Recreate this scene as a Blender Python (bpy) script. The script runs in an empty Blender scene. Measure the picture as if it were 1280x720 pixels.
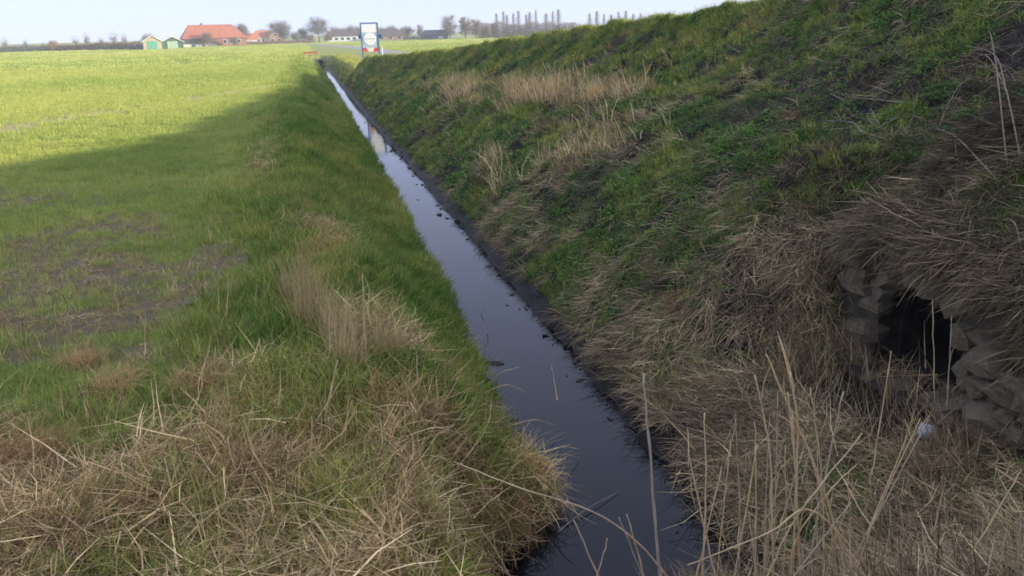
import bpy, bmesh, math, random
import numpy as np
from mathutils import Vector, Matrix
from math import radians, sin, cos, pi

# ------------------------------------------------------------------ camera, world, sun, exposure
SC = bpy.context.scene
COL = SC.collection
YAW, PITCH, ROLL = radians(13.73), radians(17.84), radians(-1.5)
cam_d = bpy.data.cameras.new('camera')
cam_d.sensor_width = 36.0
cam_d.lens = 36.0 * 1000 / 1280
cam_d.clip_start = 0.05
cam_d.clip_end = 12000
cam = bpy.data.objects.new('camera', cam_d)
COL.objects.link(cam)
_f = Vector((sin(YAW) * cos(PITCH), cos(YAW) * cos(PITCH), -sin(PITCH)))
_r = Vector((cos(YAW), -sin(YAW), 0))
_u = _r.cross(_f)
_R = _r * cos(ROLL) + _u * sin(ROLL)
_U = -_r * sin(ROLL) + _u * cos(ROLL)
cam.matrix_world = Matrix(((_R.x, _U.x, -_f.x, 0), (_R.y, _U.y, -_f.y, 0), (_R.z, _U.z, -_f.z, 3.2), (0, 0, 0, 1)))
SC.camera = cam

SUN_EL = radians(11.3)
SUN_BACK = radians(22.0)          # the sun stands to the right, a little behind the viewer
sun_from = Vector((cos(SUN_EL) * cos(SUN_BACK), -cos(SUN_EL) * sin(SUN_BACK), sin(SUN_EL)))
sd = bpy.data.lights.new('sun', 'SUN')
sd.energy = 2.3
sd.angle = radians(0.8)
sd.color = (1.0, 0.9, 0.72)
sun = bpy.data.objects.new('sun', sd)
COL.objects.link(sun)
sun.rotation_euler = sun_from.to_track_quat('Z', 'Y').to_euler()

world = bpy.data.worlds.new('World')
SC.world = world
world.use_nodes = True
wn, wl = world.node_tree.nodes, world.node_tree.links
wn.clear()
sky = wn.new('ShaderNodeTexSky')
sky.sky_type = 'NISHITA'
sky.sun_disc = False
sky.sun_elevation = SUN_EL
sky.sun_rotation = math.atan2(sun_from.x, sun_from.y)
sky.altitude = 0
sky.air_density = 0.7
sky.dust_density = 0.1
sky.ozone_density = 1.6
bg = wn.new('ShaderNodeBackground')
bg.inputs['Strength'].default_value = 0.15
wo = wn.new('ShaderNodeOutputWorld')
veil = wn.new('ShaderNodeMix')                   # thin high haze: the whole sky paler and more even
veil.data_type = 'RGBA'
veil.inputs[0].default_value = 0.93
wl.new(sky.outputs['Color'], veil.inputs[6])
veil.inputs[7].default_value = (1.31, 1.44, 2.08, 1)
wl.new(veil.outputs[2], bg.inputs['Color'])
wl.new(bg.outputs['Background'], wo.inputs['Surface'])

SC.view_settings.view_transform = 'Standard'
SC.view_settings.look = 'None'
SC.view_settings.gamma = 1.0
SC.view_settings.use_curve_mapping = False
SC.view_settings.exposure = 1.9
SC.render.engine = 'CYCLES'
SC.cycles.use_denoising = True
SC.cycles.max_bounces = 6
SC.cycles.diffuse_bounces = 4
SC.cycles.glossy_bounces = 3
SC.cycles.transmission_bounces = 4
SC.cycles.volume_bounces = 1
SC.cycles.pixel_filter_type = 'BLACKMAN_HARRIS'
SC.cycles.filter_width = 1.7

# >>> TERRAIN FUNCTIONS
def _hash(ix, iy, seed):
    h = (ix.astype(np.int64) * 374761393 + iy.astype(np.int64) * 668265263 + seed * 1442695041) & 0x7fffffff
    h = ((h ^ (h >> 13)) * 1274126177) & 0x7fffffff
    h = (h ^ (h >> 16)) & 0xffff
    return h / 65535.0

def vnoise(x, y, seed=0):
    x = np.asarray(x, float); y = np.asarray(y, float)
    fx = np.floor(x); fy = np.floor(y)
    u = x - fx; v = y - fy
    u = u * u * (3 - 2 * u); v = v * v * (3 - 2 * v)
    a = _hash(fx, fy, seed); b = _hash(fx + 1, fy, seed)
    c = _hash(fx, fy + 1, seed); d = _hash(fx + 1, fy + 1, seed)
    return (a * (1 - u) + b * u) * (1 - v) + (c * (1 - u) + d * u) * v

def fbm(x, y, seed=0, octv=4):
    t = 0; a = 0.5; s = 0
    for k in range(octv):
        t = t + a * vnoise(x * 2 ** k + 17.3 * k, y * 2 ** k - 9.1 * k, seed + k); s += a; a *= 0.5
    return t / s

def sstep(a, b, x):
    t = np.clip((x - a) / (b - a), 0, 1)
    return t * t * (3 - 2 * t)

WATER = -1.4
CY = np.array([0, 12, 16.5, 20.75, 24, 31.5, 40.6, 45, 51, 57.5, 64, 69, 74, 80, 400])
CX = np.array([12.6, 12.3, 12.1, 12, 11.7, 11.2, 10.25, 9.6, 8.8, 7.6, 6.2, 5.2, 5.0, 5.0, 5.2])
CZ = np.array([5.5, 4.9, 4.35, 3.72, 3.5, 3.16, 2.74, 2.46, 2.08, 1.8, 1.52, 1.35, 0.75, 0.05, 0.0])

def edge_left(y):
    y = np.asarray(y, float)
    e = 2.28 + 0.0045 * np.clip(y - 10, 0, 55)
    e = e + 0.26 * (fbm(y * 0.6, y * 0 + 3.1, 5, 3) - 0.5) + 0.16 * (fbm(y * 2.3, y * 0 + 1.1, 6, 2) - 0.5)
    e = e - np.interp(y, [5, 7.5, 9.5, 12, 16, 26], [0.36, 0.34, 0.34, 0.24, 0.14, 0.08]) + 0.06 * np.exp(-((y - 7.3) / 0.7) ** 2) - 1.0 * (1 - sstep(5.4, 6.9, y))
    return e

def edge_right(y):
    y = np.asarray(y, float)
    e = 3.40 - 0.12 * sstep(15, 50, y)
    e = e + 0.24 * (fbm(y * 0.7, y * 0 + 8.1, 9, 3) - 0.5) + 0.18 * (fbm(y * 2.6, y * 0 + 4.4, 10, 2) - 0.5)
    return e

def bench(y):
    return 2.15 * np.exp(-(np.clip(np.abs(y - 5.6) - 1.3, 0, None) / 1.7) ** 2)

HX = 6.05       # headwall plane of the stone culvert
def height(x, y):
    x = np.asarray(x, float); y = np.asarray(y, float)
    xl = edge_left(y); xr = edge_right(y)
    # --- left: bank up to the field
    xb = np.interp(y, [0, 9, 12, 16, 30, 80, 400], [0.45, 0.45, 0.25, -0.75, -1.1, -0.6, -0.6])
    t = np.clip((xl - x) / (xl - xb), 0, 1.6)
    prof = np.clip(0.10 + 0.98 * t - 0.08 * np.sin(t * 2 * pi), 0, 1)
    prof = np.where(t <= 0, 0, prof)
    sm = sstep(0.85, 1.25, t)
    zl = WATER + 1.4 * (prof * (1 - sm) + sm * 1.0)
    rough = 0.10 * (fbm(x * 0.9, y * 0.9, 21) - 0.5) + 0.05 * (fbm(x * 3.1, y * 3.1, 22, 3) - 0.5)
    zl = zl + rough * sstep(0.05, 0.3, t)
    near = sstep(10, 6.5, y)
    rough = rough + near * (0.16 * (fbm(x * 1.7, y * 1.7, 27, 3) - 0.5))
    zl = zl + near * 0.16 * (fbm(x * 1.7, y * 1.7, 27, 3) - 0.5) * sstep(0.05, 0.3, t)
    far = sstep(25, 60, np.hypot(x, y))
    zfield = 0.04 * (fbm(x * 0.5, y * 0.5, 25) - 0.5)
    zl = np.where(t >= 1.25, zfield + rough * (1 - far), zl)
    # --- right: mud strip, optional bench, slope to the crest of the embankment, flat top, down to the far field
    cx = np.interp(y, CY, CX); cz = np.interp(y, CY, CZ)
    b = bench(y)
    toe0 = xr + 0.32 + 0.18 * (fbm(y * 1.1, y * 0 + 2.2, 31, 3) - 0.5)
    toe = toe0 + b
    zt = -1.2 + 0.62 * np.clip(b / 2.15, 0, 1)
    s0 = np.clip((x - xr) / (toe0 - xr), 0, 1)
    zmud = WATER - 0.02 + 0.22 * s0
    zb = -1.2 + (zt + 1.2) * np.clip((x - toe0) / np.maximum(b, 0.02), 0, 1)
    u = np.clip((x - toe) / (cx - toe), 0, 1)
    zs = zt + (cz - zt) * (u + 0.075 * np.sin(2 * pi * u))
    zr = np.where(x < toe0, zmud, np.where(x < toe, zb, zs))
    lump = 0.40 * (fbm(x * 0.75, y * 0.75, 41) - 0.5) + 0.22 * (fbm(x * 2.4, y * 2.4, 42, 3) - 0.5) + 0.20 * (fbm(x * 4.6, y * 4.6, 45, 2) - 0.5) + 0.06 * (vnoise(x * 9, y * 9, 44) - 0.5)
    amp = np.where(x < toe0, 0.25, 1.0) * (0.45 + 0.55 * sstep(0.0, 0.12, u)) * np.where(cz > 0.2, 1, 0.4)
    zr = zr + lump * amp
    top_w = 7.0
    dn = np.clip((x - cx - top_w) / 9.0, 0, 1)
    ztop = cz - 0.12 * np.clip(x - cx, 0, 3) * (cz > .3)
    zr = np.where(x > cx, np.where(x > cx + top_w, ztop * (1 - dn) ** 1, ztop) + lump * (1 - sstep(3, 8, x - cx)) * np.where(cz > 0.2, 1, 0.15), zr)
    # notch for the stone culvert
    wn_ = sstep(5.0, 5.35, y) * (1 - sstep(7.75, 8.15, y))
    zn = np.where(x < HX, np.minimum(zr, -0.52 + 0.04 * lump), np.maximum(zr, 0.86 + (x - HX) * 0.78 + lump * 0.6))
    wn_ = wn_ * sstep(4.9, 5.4, x) * (1 - sstep(8.5, 9.5, x))
    zr = zr * (1 - wn_) + zn * wn_
    # --- ditch bed
    z = np.where(x < xl, zl, np.where(x > xr, zr, WATER - 0.35))
    bed = WATER - 0.02 - 0.3 * np.clip(np.minimum(x - xl, xr - x) / 0.3, 0, 1)
    z = np.where((x >= xl) & (x <= xr), bed, z)
    # --- earth dam where the ditch ends
    dam = sstep(139.0, 140.6, y) * (1 - sstep(0, 8, np.abs(x - 3) - 6))
    z = np.where(z < 0, z * (1 - dam) + 0.02 * dam, z)
    # --- slope of the bank that the viewer stands on
    E = 1.6 - 0.62 * np.clip(y - 0.3, 0, None) + 0.12 * (fbm(x * 1.2, y * 1.2, 51) - 0.5)
    E = np.where(x < 0.5, E - 0.25 * np.clip(0.5 - x, 0, 2) * np.clip(y, 0, 3), E)
    z = np.maximum(z, E)
    return z

def normal(x, y, e=0.12):
    gx = (height(x + e, y) - height(x - e, y)) / (2 * e)
    gy = (height(x, y + e) - height(x, y - e)) / (2 * e)
    n = np.stack([-gx, -gy, np.ones_like(gx)], -1)
    return n / np.linalg.norm(n, axis=-1, keepdims=True)

# ground cover shares (0..1), also used to scatter the plants
def share_bare(x, y):           # trampled, half bare soil in the field corner
    e = ((x + 3.9) / 2.7) ** 2 + ((y - 12.2) / 3.4) ** 2
    n = fbm(x * 1.3, y * 1.3, 61)
    a = 0.85 * sstep(0.25, 1.05, 1.12 - e * 0.52 + (n - 0.5) * 2.2 + (fbm(x * 3.5, y * 3.5, 63, 2) - 0.5) * 0.9) * (x < 0.2)
    e2 = ((x + 7.6) / 2.5) ** 2 + ((y - 19.5) / 2.0) ** 2
    b = 0.55 * sstep(0.4, 0.8, 1.0 - e2 * .6 + (n - 0.5) * 1.5)
    return np.clip(np.maximum(a, b), 0, 1)

def share_straw_left(x, y):     # cut reed and dead grass in the near left corner
    n = fbm(x * 0.9, y * 0.9, 71)
    f = sstep(7.9, 5.3, y + (n - 0.5) * 4.5 - 0.55 * np.clip(x, 0, 2)) * (0.35 + 0.65 * sstep(0.38, 0.52, fbm(x * 1.9 + 7, y * 1.9, 74)))
    # dead sedge along the top of the bank, further off
    l = np.exp(-((x - np.interp(y, [8, 12, 14, 16, 20, 34], [1.1, 0.35, 0.0, -0.8, -1.2, -1.3])) / 0.33) ** 2)
    l = l * sstep(0.42, 0.62, fbm(x * 0.5 + 3, y * 0.35, 73)) * (y < 40)
    l2 = np.exp(-(((x - 0.1) / 0.45) ** 2 + ((y - 13.6) / 1.5) ** 2))
    l3 = np.exp(-(((x - 0.6) / 0.9) ** 2 + ((y - 8.2) / 1.2) ** 2))
    return np.clip(np.maximum.reduce([f, 0.8 * l, 1.0 * l2, 0.9 * l3 * sstep(0.35, 0.6, fbm(x * 2.2, y * 2.2, 77))]), 0, 1)

def share_stubble(x, y):        # pale thin strips in the sunlit field
    a = np.exp(-(((x + 11.5) * 0.92 - (y - 36) * 0.38) / 1.7) ** 2) * (y > 26) * (y < 60)
    return a * sstep(0.35, 0.6, fbm(x * 0.6, y * 0.3, 81))

def pale_patches(x, y):         # pale standing dead grass on the far half of the embankment
    p = np.maximum.reduce([np.exp(-(((x - a) / sa) ** 2 + ((y - b) / sb) ** 2)) for a, b, sa, sb in ((7.4, 25.5, 1.1, 5.5), (5.9, 17.5, 0.9, 2.2), (8.3, 21.0, 0.8, 2.2), (6.6, 36, 1.0, 6), (4.6, 20.5, 0.5, 2))])
    return p * sstep(0.33, 0.55, fbm(x * 1.2, y * 0.8, 98))

def share_dry_right(x, y):      # grey dead grass on the embankment
    n = fbm(x * 0.55 + 5, y * 0.4, 91)
    near = 0.85 * sstep(11.0, 7.0, y + 0.5 * (x - 8)) * (0.5 + 0.5 * sstep(0.35, 0.55, fbm(x * 1.2, y * 1.2, 97)))
    u = (x - 4) / 8
    mid = 0.8 * sstep(0.54, 0.70, n)
    low = 0.2 * np.exp(-((x - edge_right(y) - 1.1) / 0.6) ** 2) * sstep(0.4, 0.6, fbm(y * 0.5, x * 0, 93))
    tan_ = pale_patches(x, y)
    return np.clip(np.maximum.reduce([near, mid, low, tan_]), 0, 1)

def share_soil_right(x, y):
    n = fbm(x * 1.0 + 2, y * 0.8, 95)
    return sstep(0.50, 0.66, n + 0.24 * sstep(24, 10, y) * sstep(5.5, 9, x) - 0.08)
# <<< TERRAIN FUNCTIONS

# ------------------------------------------------------------------ helpers
RNG = np.random.default_rng(7)
random.seed(7)

def tag(o, label=None, cat=None, group=None, kind=None):
    if label: o['label'] = label
    if cat: o['category'] = cat
    if group: o['group'] = group
    if kind: o['kind'] = kind
    return o

def link(o, parent=None):
    COL.objects.link(o)
    if parent is not None: o.parent = parent
    return o

def empty(name, loc, rz=0.0):
    o = bpy.data.objects.new(name, None)
    o.empty_display_size = 0.2
    COL.objects.link(o)
    o.location = loc
    o.rotation_euler = (0, 0, rz)
    return o

def mesh_np(name, V, F, smooth=False):
    """V (n,3) array; F list of index arrays, each (m,3) or (m,4)"""
    me = bpy.data.meshes.new(name)
    V = np.asarray(V, np.float32)
    F = [np.asarray(f, np.int32) for f in F if len(f)]
    nl = sum(f.size for f in F); nf = sum(len(f) for f in F)
    me.vertices.add(len(V)); me.vertices.foreach_set('co', V.ravel())
    me.loops.add(nl); me.polygons.add(nf)
    me.loops.foreach_set('vertex_index', np.concatenate([f.ravel() for f in F]))
    tot = np.concatenate([np.full(len(f), f.shape[1], np.int32) for f in F])
    st = np.concatenate([[0], np.cumsum(tot)[:-1]]).astype(np.int32)
    me.polygons.foreach_set('loop_start', st)
    me.polygons.foreach_set('use_smooth', np.full(nf, smooth))
    me.update(calc_edges=True)
    me.validate()
    return me

def obj(name, me, material=None, parent=None):
    o = bpy.data.objects.new(name, me)
    if material is not None and not me.materials: me.materials.append(material)
    return link(o, parent)

class MB:
    """collects simple shapes into one mesh"""
    def __init__(s): s.v = []; s.f = []
    def add(s, vs, fs):
        k = len(s.v); s.v += [tuple(v) for v in vs]; s.f += [tuple(i + k for i in f) for f in fs]; return s
    def box(s, x0, x1, y0, y1, z0, z1):
        return s.add([(x0, y0, z0), (x1, y0, z0), (x1, y1, z0), (x0, y1, z0), (x0, y0, z1), (x1, y0, z1), (x1, y1, z1), (x0, y1, z1)],
                     [(0, 3, 2, 1), (4, 5, 6, 7), (0, 1, 5, 4), (1, 2, 6, 5), (2, 3, 7, 6), (3, 0, 4, 7)])
    def slab(s, pts, thick):
        """a planar polygon given thickness along its normal"""
        P = [Vector(p) for p in pts]
        n = (P[1] - P[0]).cross(P[2] - P[0]).normalized() * thick
        m = len(P)
        return s.add(P + [p - n for p in P], [tuple(range(m)), tuple(range(2 * m - 1, m - 1, -1))] + [(i, m + i, m + (i + 1) % m, (i + 1) % m) for i in range(m)])
    def tube(s, pts, rads, n=5, cap=True):
        pts = [Vector(p) for p in pts]; k = len(s.v)
        for i, p in enumerate(pts):
            d = (pts[min(i + 1, len(pts) - 1)] - pts[max(i - 1, 0)]).normalized()
            a = d.orthogonal().normalized() if i == 0 else (a - d * a.dot(d)).normalized()
            b = d.cross(a)
            for j in range(n):
                t = 2 * pi * j / n
                s.v.append(tuple(p + (a * cos(t) + b * sin(t)) * rads[i]))
        for i in range(len(pts) - 1):
            for j in range(n):
                s.f.append((k + i * n + j, k + i * n + (j + 1) % n, k + (i + 1) * n + (j + 1) % n, k + (i + 1) * n + j))
        if cap:
            s.f.append(tuple(k + j for j in range(n))[::-1])
            s.f.append(tuple(k + (len(pts) - 1) * n + j for j in range(n)))
        return s
    def mesh(s, name, smooth=False):
        me = bpy.data.meshes.new(name)
        me.from_pydata(s.v, [], s.f)
        if smooth: me.polygons.foreach_set('use_smooth', [True] * len(me.polygons))
        me.update()
        return me
    def build(s, name, material, parent=None, smooth=False):
        return obj(name, s.mesh(name, smooth), material, parent)

# ------------------------------------------------------------------ materials
def new_mat(name):
    m = bpy.data.materials.new(name)
    m.use_nodes = True
    m.node_tree.nodes.clear()
    return m, m.node_tree.nodes, m.node_tree.links

def val(N, L, op, a, b=None, clamp=False):
    n = N.new('ShaderNodeMath'); n.operation = op; n.use_clamp = clamp
    for i, v in enumerate((a, b)):
        if v is None: continue
        if isinstance(v, (int, float)): n.inputs[i].default_value = v
        else: L.new(v, n.inputs[i])
    return n.outputs[0]

def mixc(N, L, fac, a, b, mode='MIX'):
    n = N.new('ShaderNodeMix'); n.data_type = 'RGBA'; n.blend_type = mode
    for s, v in ((n.inputs[0], fac), (n.inputs[6], a), (n.inputs[7], b)):
        if isinstance(v, (int, float)): s.default_value = v
        elif isinstance(v, tuple): s.default_value = (*v[:3], 1)
        else: L.new(v, s)
    return n.outputs[2]

def noise(N, L, vec, scale, detail=4, rough=0.6):
    n = N.new('ShaderNodeTexNoise'); n.inputs['Scale'].default_value = scale
    n.inputs['Detail'].default_value = detail; n.inputs['Roughness'].default_value = rough
    L.new(vec, n.inputs['Vector'])
    return n.outputs['Fac']

def ramp(N, L, fac, lo, hi):
    n = N.new('ShaderNodeMapRange'); n.inputs['From Min'].default_value = lo; n.inputs['From Max'].default_value = hi
    n.clamp = True; L.new(fac, n.inputs['Value'])
    return n.outputs[0]

def surf(name, a, b, scale=3.0, rough=0.85, bump=0.0, bscale=None, spec=0.3, metallic=0.0):
    """two-tone procedural surface with fine relief"""
    m, N, L = new_mat(name)
    co = N.new('ShaderNodeTexCoord').outputs['Object']
    f = ramp(N, L, noise(N, L, co, scale, 5), 0.32, 0.68)
    c = mixc(N, L, f, a, b)
    p = N.new('ShaderNodeBsdfPrincipled')
    L.new(c, p.inputs['Base Color'])
    p.inputs['Roughness'].default_value = rough
    p.inputs['Specular IOR Level'].default_value = spec
    p.inputs['Metallic'].default_value = metallic
    if bump:
        bn = N.new('ShaderNodeBump'); bn.inputs['Strength'].default_value = bump; bn.inputs['Distance'].default_value = 0.03
        L.new(noise(N, L, co, bscale or scale * 5, 6), bn.inputs['Height']); L.new(bn.outputs[0], p.inputs['Normal'])
    o = N.new('ShaderNodeOutputMaterial'); L.new(p.outputs[0], o.inputs['Surface'])
    return m

def blade_mat(name, c0, c1, vary=0.35, transl=0.3, src='INSTANCER'):
    """plant blades: colour from c0 to c1 by the tint each plant carries, with a random value for each blade or plant"""
    m, N, L = new_mat(name)
    oi = N.new('ShaderNodeObjectInfo')
    if src == 'OBJECT':
        f = oi.outputs['Random']; rnd = oi.outputs['Random']
    else:
        at = N.new('ShaderNodeAttribute'); at.attribute_type = src; at.attribute_name = 'tint'
        f = at.outputs['Fac']
        if src == 'GEOMETRY':
            rr = N.new('ShaderNodeAttribute'); rr.attribute_type = src; rr.attribute_name = 'rnd'; rnd = rr.outputs['Fac']
        else: rnd = oi.outputs['Random']
    c = mixc(N, L, f, c0, c1)
    nz = noise(N, L, N.new('ShaderNodeNewGeometry').outputs['Position'], 16.0, 1)
    v = val(N, L, 'MULTIPLY_ADD', rnd, vary)
    v.node.inputs[2].default_value = 1 - vary * 0.5
    v2 = val(N, L, 'MULTIPLY', v, val(N, L, 'ADD', val(N, L, 'MULTIPLY', nz, 0.9), 0.55))
    cc = N.new('ShaderNodeVectorMath'); cc.operation = 'SCALE'
    L.new(c, cc.inputs[0]); L.new(v2, cc.inputs['Scale'])
    d = N.new('ShaderNodeBsdfPrincipled'); d.inputs['Roughness'].default_value = 0.7; d.inputs['Specular IOR Level'].default_value = 0.2
    L.new(cc.outputs[0], d.inputs['Base Color'])
    t = N.new('ShaderNodeBsdfTranslucent'); L.new(cc.outputs[0], t.inputs['Color'])
    mx = N.new('ShaderNodeMixShader'); mx.inputs[0].default_value = transl
    L.new(d.outputs[0], mx.inputs[1]); L.new(t.outputs[0], mx.inputs[2])
    o = N.new('ShaderNodeOutputMaterial'); L.new(mx.outputs[0], o.inputs['Surface'])
    return m

M = {}
PLANT = {
    'grass': ((0.28, 0.39, 0.07), (0.58, 0.58, 0.16), 0.5, 0.4),
    'lush': ((0.12, 0.245, 0.03), (0.56, 0.50, 0.12), 1.0, 0.35),
    'straw': ((0.29, 0.165, 0.05), (0.88, 0.66, 0.33), 1.6, 0.15),
    'grey_straw': ((0.07, 0.05, 0.024), (0.64, 0.48, 0.26), 1.5, 0.15),
    'leaf': ((0.055, 0.14, 0.022), (0.19, 0.31, 0.05), 0.9, 0.3),
    'dark_twig': ((0.05, 0.042, 0.032), (0.14, 0.11, 0.075), 0.8, 0.05)}
for k, a in PLANT.items():
    M[k] = blade_mat(k + '_instanced', *a)
    M[k + '_real'] = blade_mat(k, *a, src='GEOMETRY')
M['tan_tuft'] = blade_mat('tan_tuft', (0.62, 0.46, 0.21), (0.74, 0.58, 0.31), 0.5, 0.2, 'OBJECT')
M['tan_low'] = blade_mat('tan_low', (0.56, 0.34, 0.13), (0.66, 0.45, 0.20), 0.5, 0.2, 'OBJECT')
M['orange_tuft'] = blade_mat('orange_tuft', (0.30, 0.17, 0.07), (0.36, 0.25, 0.12), 0.4, 0.2, 'OBJECT')
M['reed'] = surf('reed_stem', (0.62, 0.42, 0.19), (0.84, 0.64, 0.37), 14, 0.6)
M['reed_grey'] = surf('grey_reed_stem', (0.40, 0.31, 0.19), (0.60, 0.50, 0.35), 14, 0.65)
M['reed_leaf'] = surf('reed_leaf', (0.48, 0.33, 0.15), (0.66, 0.48, 0.26), 12, 0.7)
M['cane'] = surf('bramble_cane', (0.20, 0.135, 0.085), (0.36, 0.27, 0.18), 10, 0.7)
M['twig'] = surf('dead_twig', (0.22, 0.19, 0.15), (0.36, 0.32, 0.27), 12, 0.8)
M['bark'] = surf('bark', (0.10, 0.085, 0.07), (0.17, 0.145, 0.12), 2, 0.9)
M['twigs_grey'] = surf('grey_twigs', (0.17, 0.15, 0.13), (0.24, 0.21, 0.18), 1, 0.9)
M['twigs_brown'] = surf('brown_twigs', (0.20, 0.13, 0.085), (0.28, 0.19, 0.125), 1, 0.9)
M['twigs_pale'] = surf('pale_twigs', (0.26, 0.21, 0.18), (0.34, 0.28, 0.24), 1, 0.9)
M['twigs_ochre'] = surf('ochre_twigs', (0.34, 0.20, 0.08), (0.40, 0.26, 0.12), 1, 0.9)
M['roof_red'] = surf('red_roof_tiles', (0.36, 0.115, 0.065), (0.47, 0.175, 0.10), 0.6, 0.8)
M['roof_orange'] = surf('orange_roof_tiles', (0.46, 0.16, 0.07), (0.55, 0.21, 0.10), 0.8, 0.8)
M['roof_dark'] = surf('dark_roof', (0.10, 0.07, 0.065), (0.15, 0.11, 0.10), 0.8, 0.85)
M['roof_slate'] = surf('slate_roof', (0.05, 0.052, 0.06), (0.075, 0.075, 0.085), 0.8, 0.8)
M['boards_dark'] = surf('dark_boards', (0.10, 0.095, 0.095), (0.15, 0.14, 0.135), 1.2, 0.85)
M['plaster'] = surf('pale_plaster', (0.62, 0.55, 0.46), (0.72, 0.66, 0.57), 0.7, 0.9)
M['brick'] = surf('brown_brick', (0.34, 0.20, 0.13), (0.42, 0.27, 0.18), 1.5, 0.9)
M['brick_red'] = surf('red_brick', (0.26, 0.115, 0.08), (0.34, 0.16, 0.11), 1.0, 0.9)
M['shed_wall'] = surf('tan_shed_boards', (0.40, 0.33, 0.22), (0.48, 0.40, 0.28), 1.5, 0.85)
M['door_green'] = surf('green_door_paint', (0.10, 0.36, 0.22), (0.14, 0.42, 0.27), 1.5, 0.6)
M['door_pale'] = surf('pale_green_paint', (0.34, 0.45, 0.30), (0.42, 0.52, 0.36), 1.5, 0.6)
M['green_dark'] = surf('dark_green_boards', (0.055, 0.11, 0.07), (0.08, 0.145, 0.095), 1.5, 0.8)
M['white'] = surf('white_paint', (0.74, 0.73, 0.70), (0.82, 0.81, 0.79), 4, 0.5)
M['cream'] = surf('cream_paint', (0.72, 0.64, 0.47), (0.80, 0.72, 0.56), 3, 0.6)
M['glass'] = surf('window_glass', (0.03, 0.035, 0.04), (0.05, 0.055, 0.06), 1, 0.08, spec=0.6)
M['sign_blue'] = surf('blue_paint', (0.05, 0.13, 0.28), (0.07, 0.17, 0.34), 4, 0.5)
M['sign_navy'] = surf('navy_paint', (0.02, 0.06, 0.17), (0.03, 0.08, 0.2), 4, 0.5)
M['sign_pale'] = surf('pale_sign_blue', (0.38, 0.48, 0.53), (0.45, 0.55, 0.6), 4, 0.5)
M['sign_red'] = surf('sign_red', (0.60, 0.07, 0.05), (0.68, 0.10, 0.07), 4, 0.5)
M['sign_line'] = surf('grey_print', (0.36, 0.34, 0.35), (0.44, 0.42, 0.42), 4, 0.6)
M['metal'] = surf('galvanised_metal', (0.42, 0.43, 0.44), (0.5, 0.51, 0.52), 6, 0.45, metallic=0.6)
M['rust'] = surf('rusty_paint', (0.30, 0.10, 0.045), (0.40, 0.16, 0.08), 6, 0.8)
M['concrete'] = surf('concrete', (0.24, 0.22, 0.19), (0.36, 0.33, 0.29), 5, 0.9, 0.3)
M['road'] = surf('pale_road', (0.30, 0.29, 0.26), (0.38, 0.36, 0.32), 0.8, 0.9)
M['plastic'] = surf('faded_plastic', (0.42, 0.47, 0.52), (0.55, 0.58, 0.62), 20, 0.4)
M['pebble'] = surf('pale_stone', (0.16, 0.14, 0.115), (0.27, 0.24, 0.20), 12, 0.85, 0.4)
M['clod'] = surf('dark_clod', (0.03, 0.026, 0.022), (0.06, 0.05, 0.04), 10, 0.9, 0.5)

def stone_mat():
    m, N, L = new_mat('culvert_stone')
    co = N.new('ShaderNodeTexCoord').outputs['Object']
    oi = N.new('ShaderNodeObjectInfo').outputs['Random']
    c = mixc(N, L, ramp(N, L, noise(N, L, co, 7, 6), 0.3, 0.7), (0.065, 0.05, 0.03), (0.22, 0.17, 0.105))
    c = mixc(N, L, val(N, L, 'MULTIPLY', oi, 0.6), c, (0.19, 0.155, 0.10))
    moss = ramp(N, L, noise(N, L, co, 3.1, 4), 0.56, 0.68)
    c = mixc(N, L, val(N, L, 'MULTIPLY', moss, 0.55), c, (0.05, 0.065, 0.02))
    p = N.new('ShaderNodeBsdfPrincipled'); L.new(c, p.inputs['Base Color']); p.inputs['Roughness'].default_value = 0.92
    b = N.new('ShaderNodeBump'); b.inputs['Strength'].default_value = 0.7; b.inputs['Distance'].default_value = 0.02
    L.new(noise(N, L, co, 30, 6), b.inputs['Height']); L.new(b.outputs[0], p.inputs['Normal'])
    o = N.new('ShaderNodeOutputMaterial'); L.new(p.outputs[0], o.inputs['Surface'])
    return m
M['stone'] = stone_mat()

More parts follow.
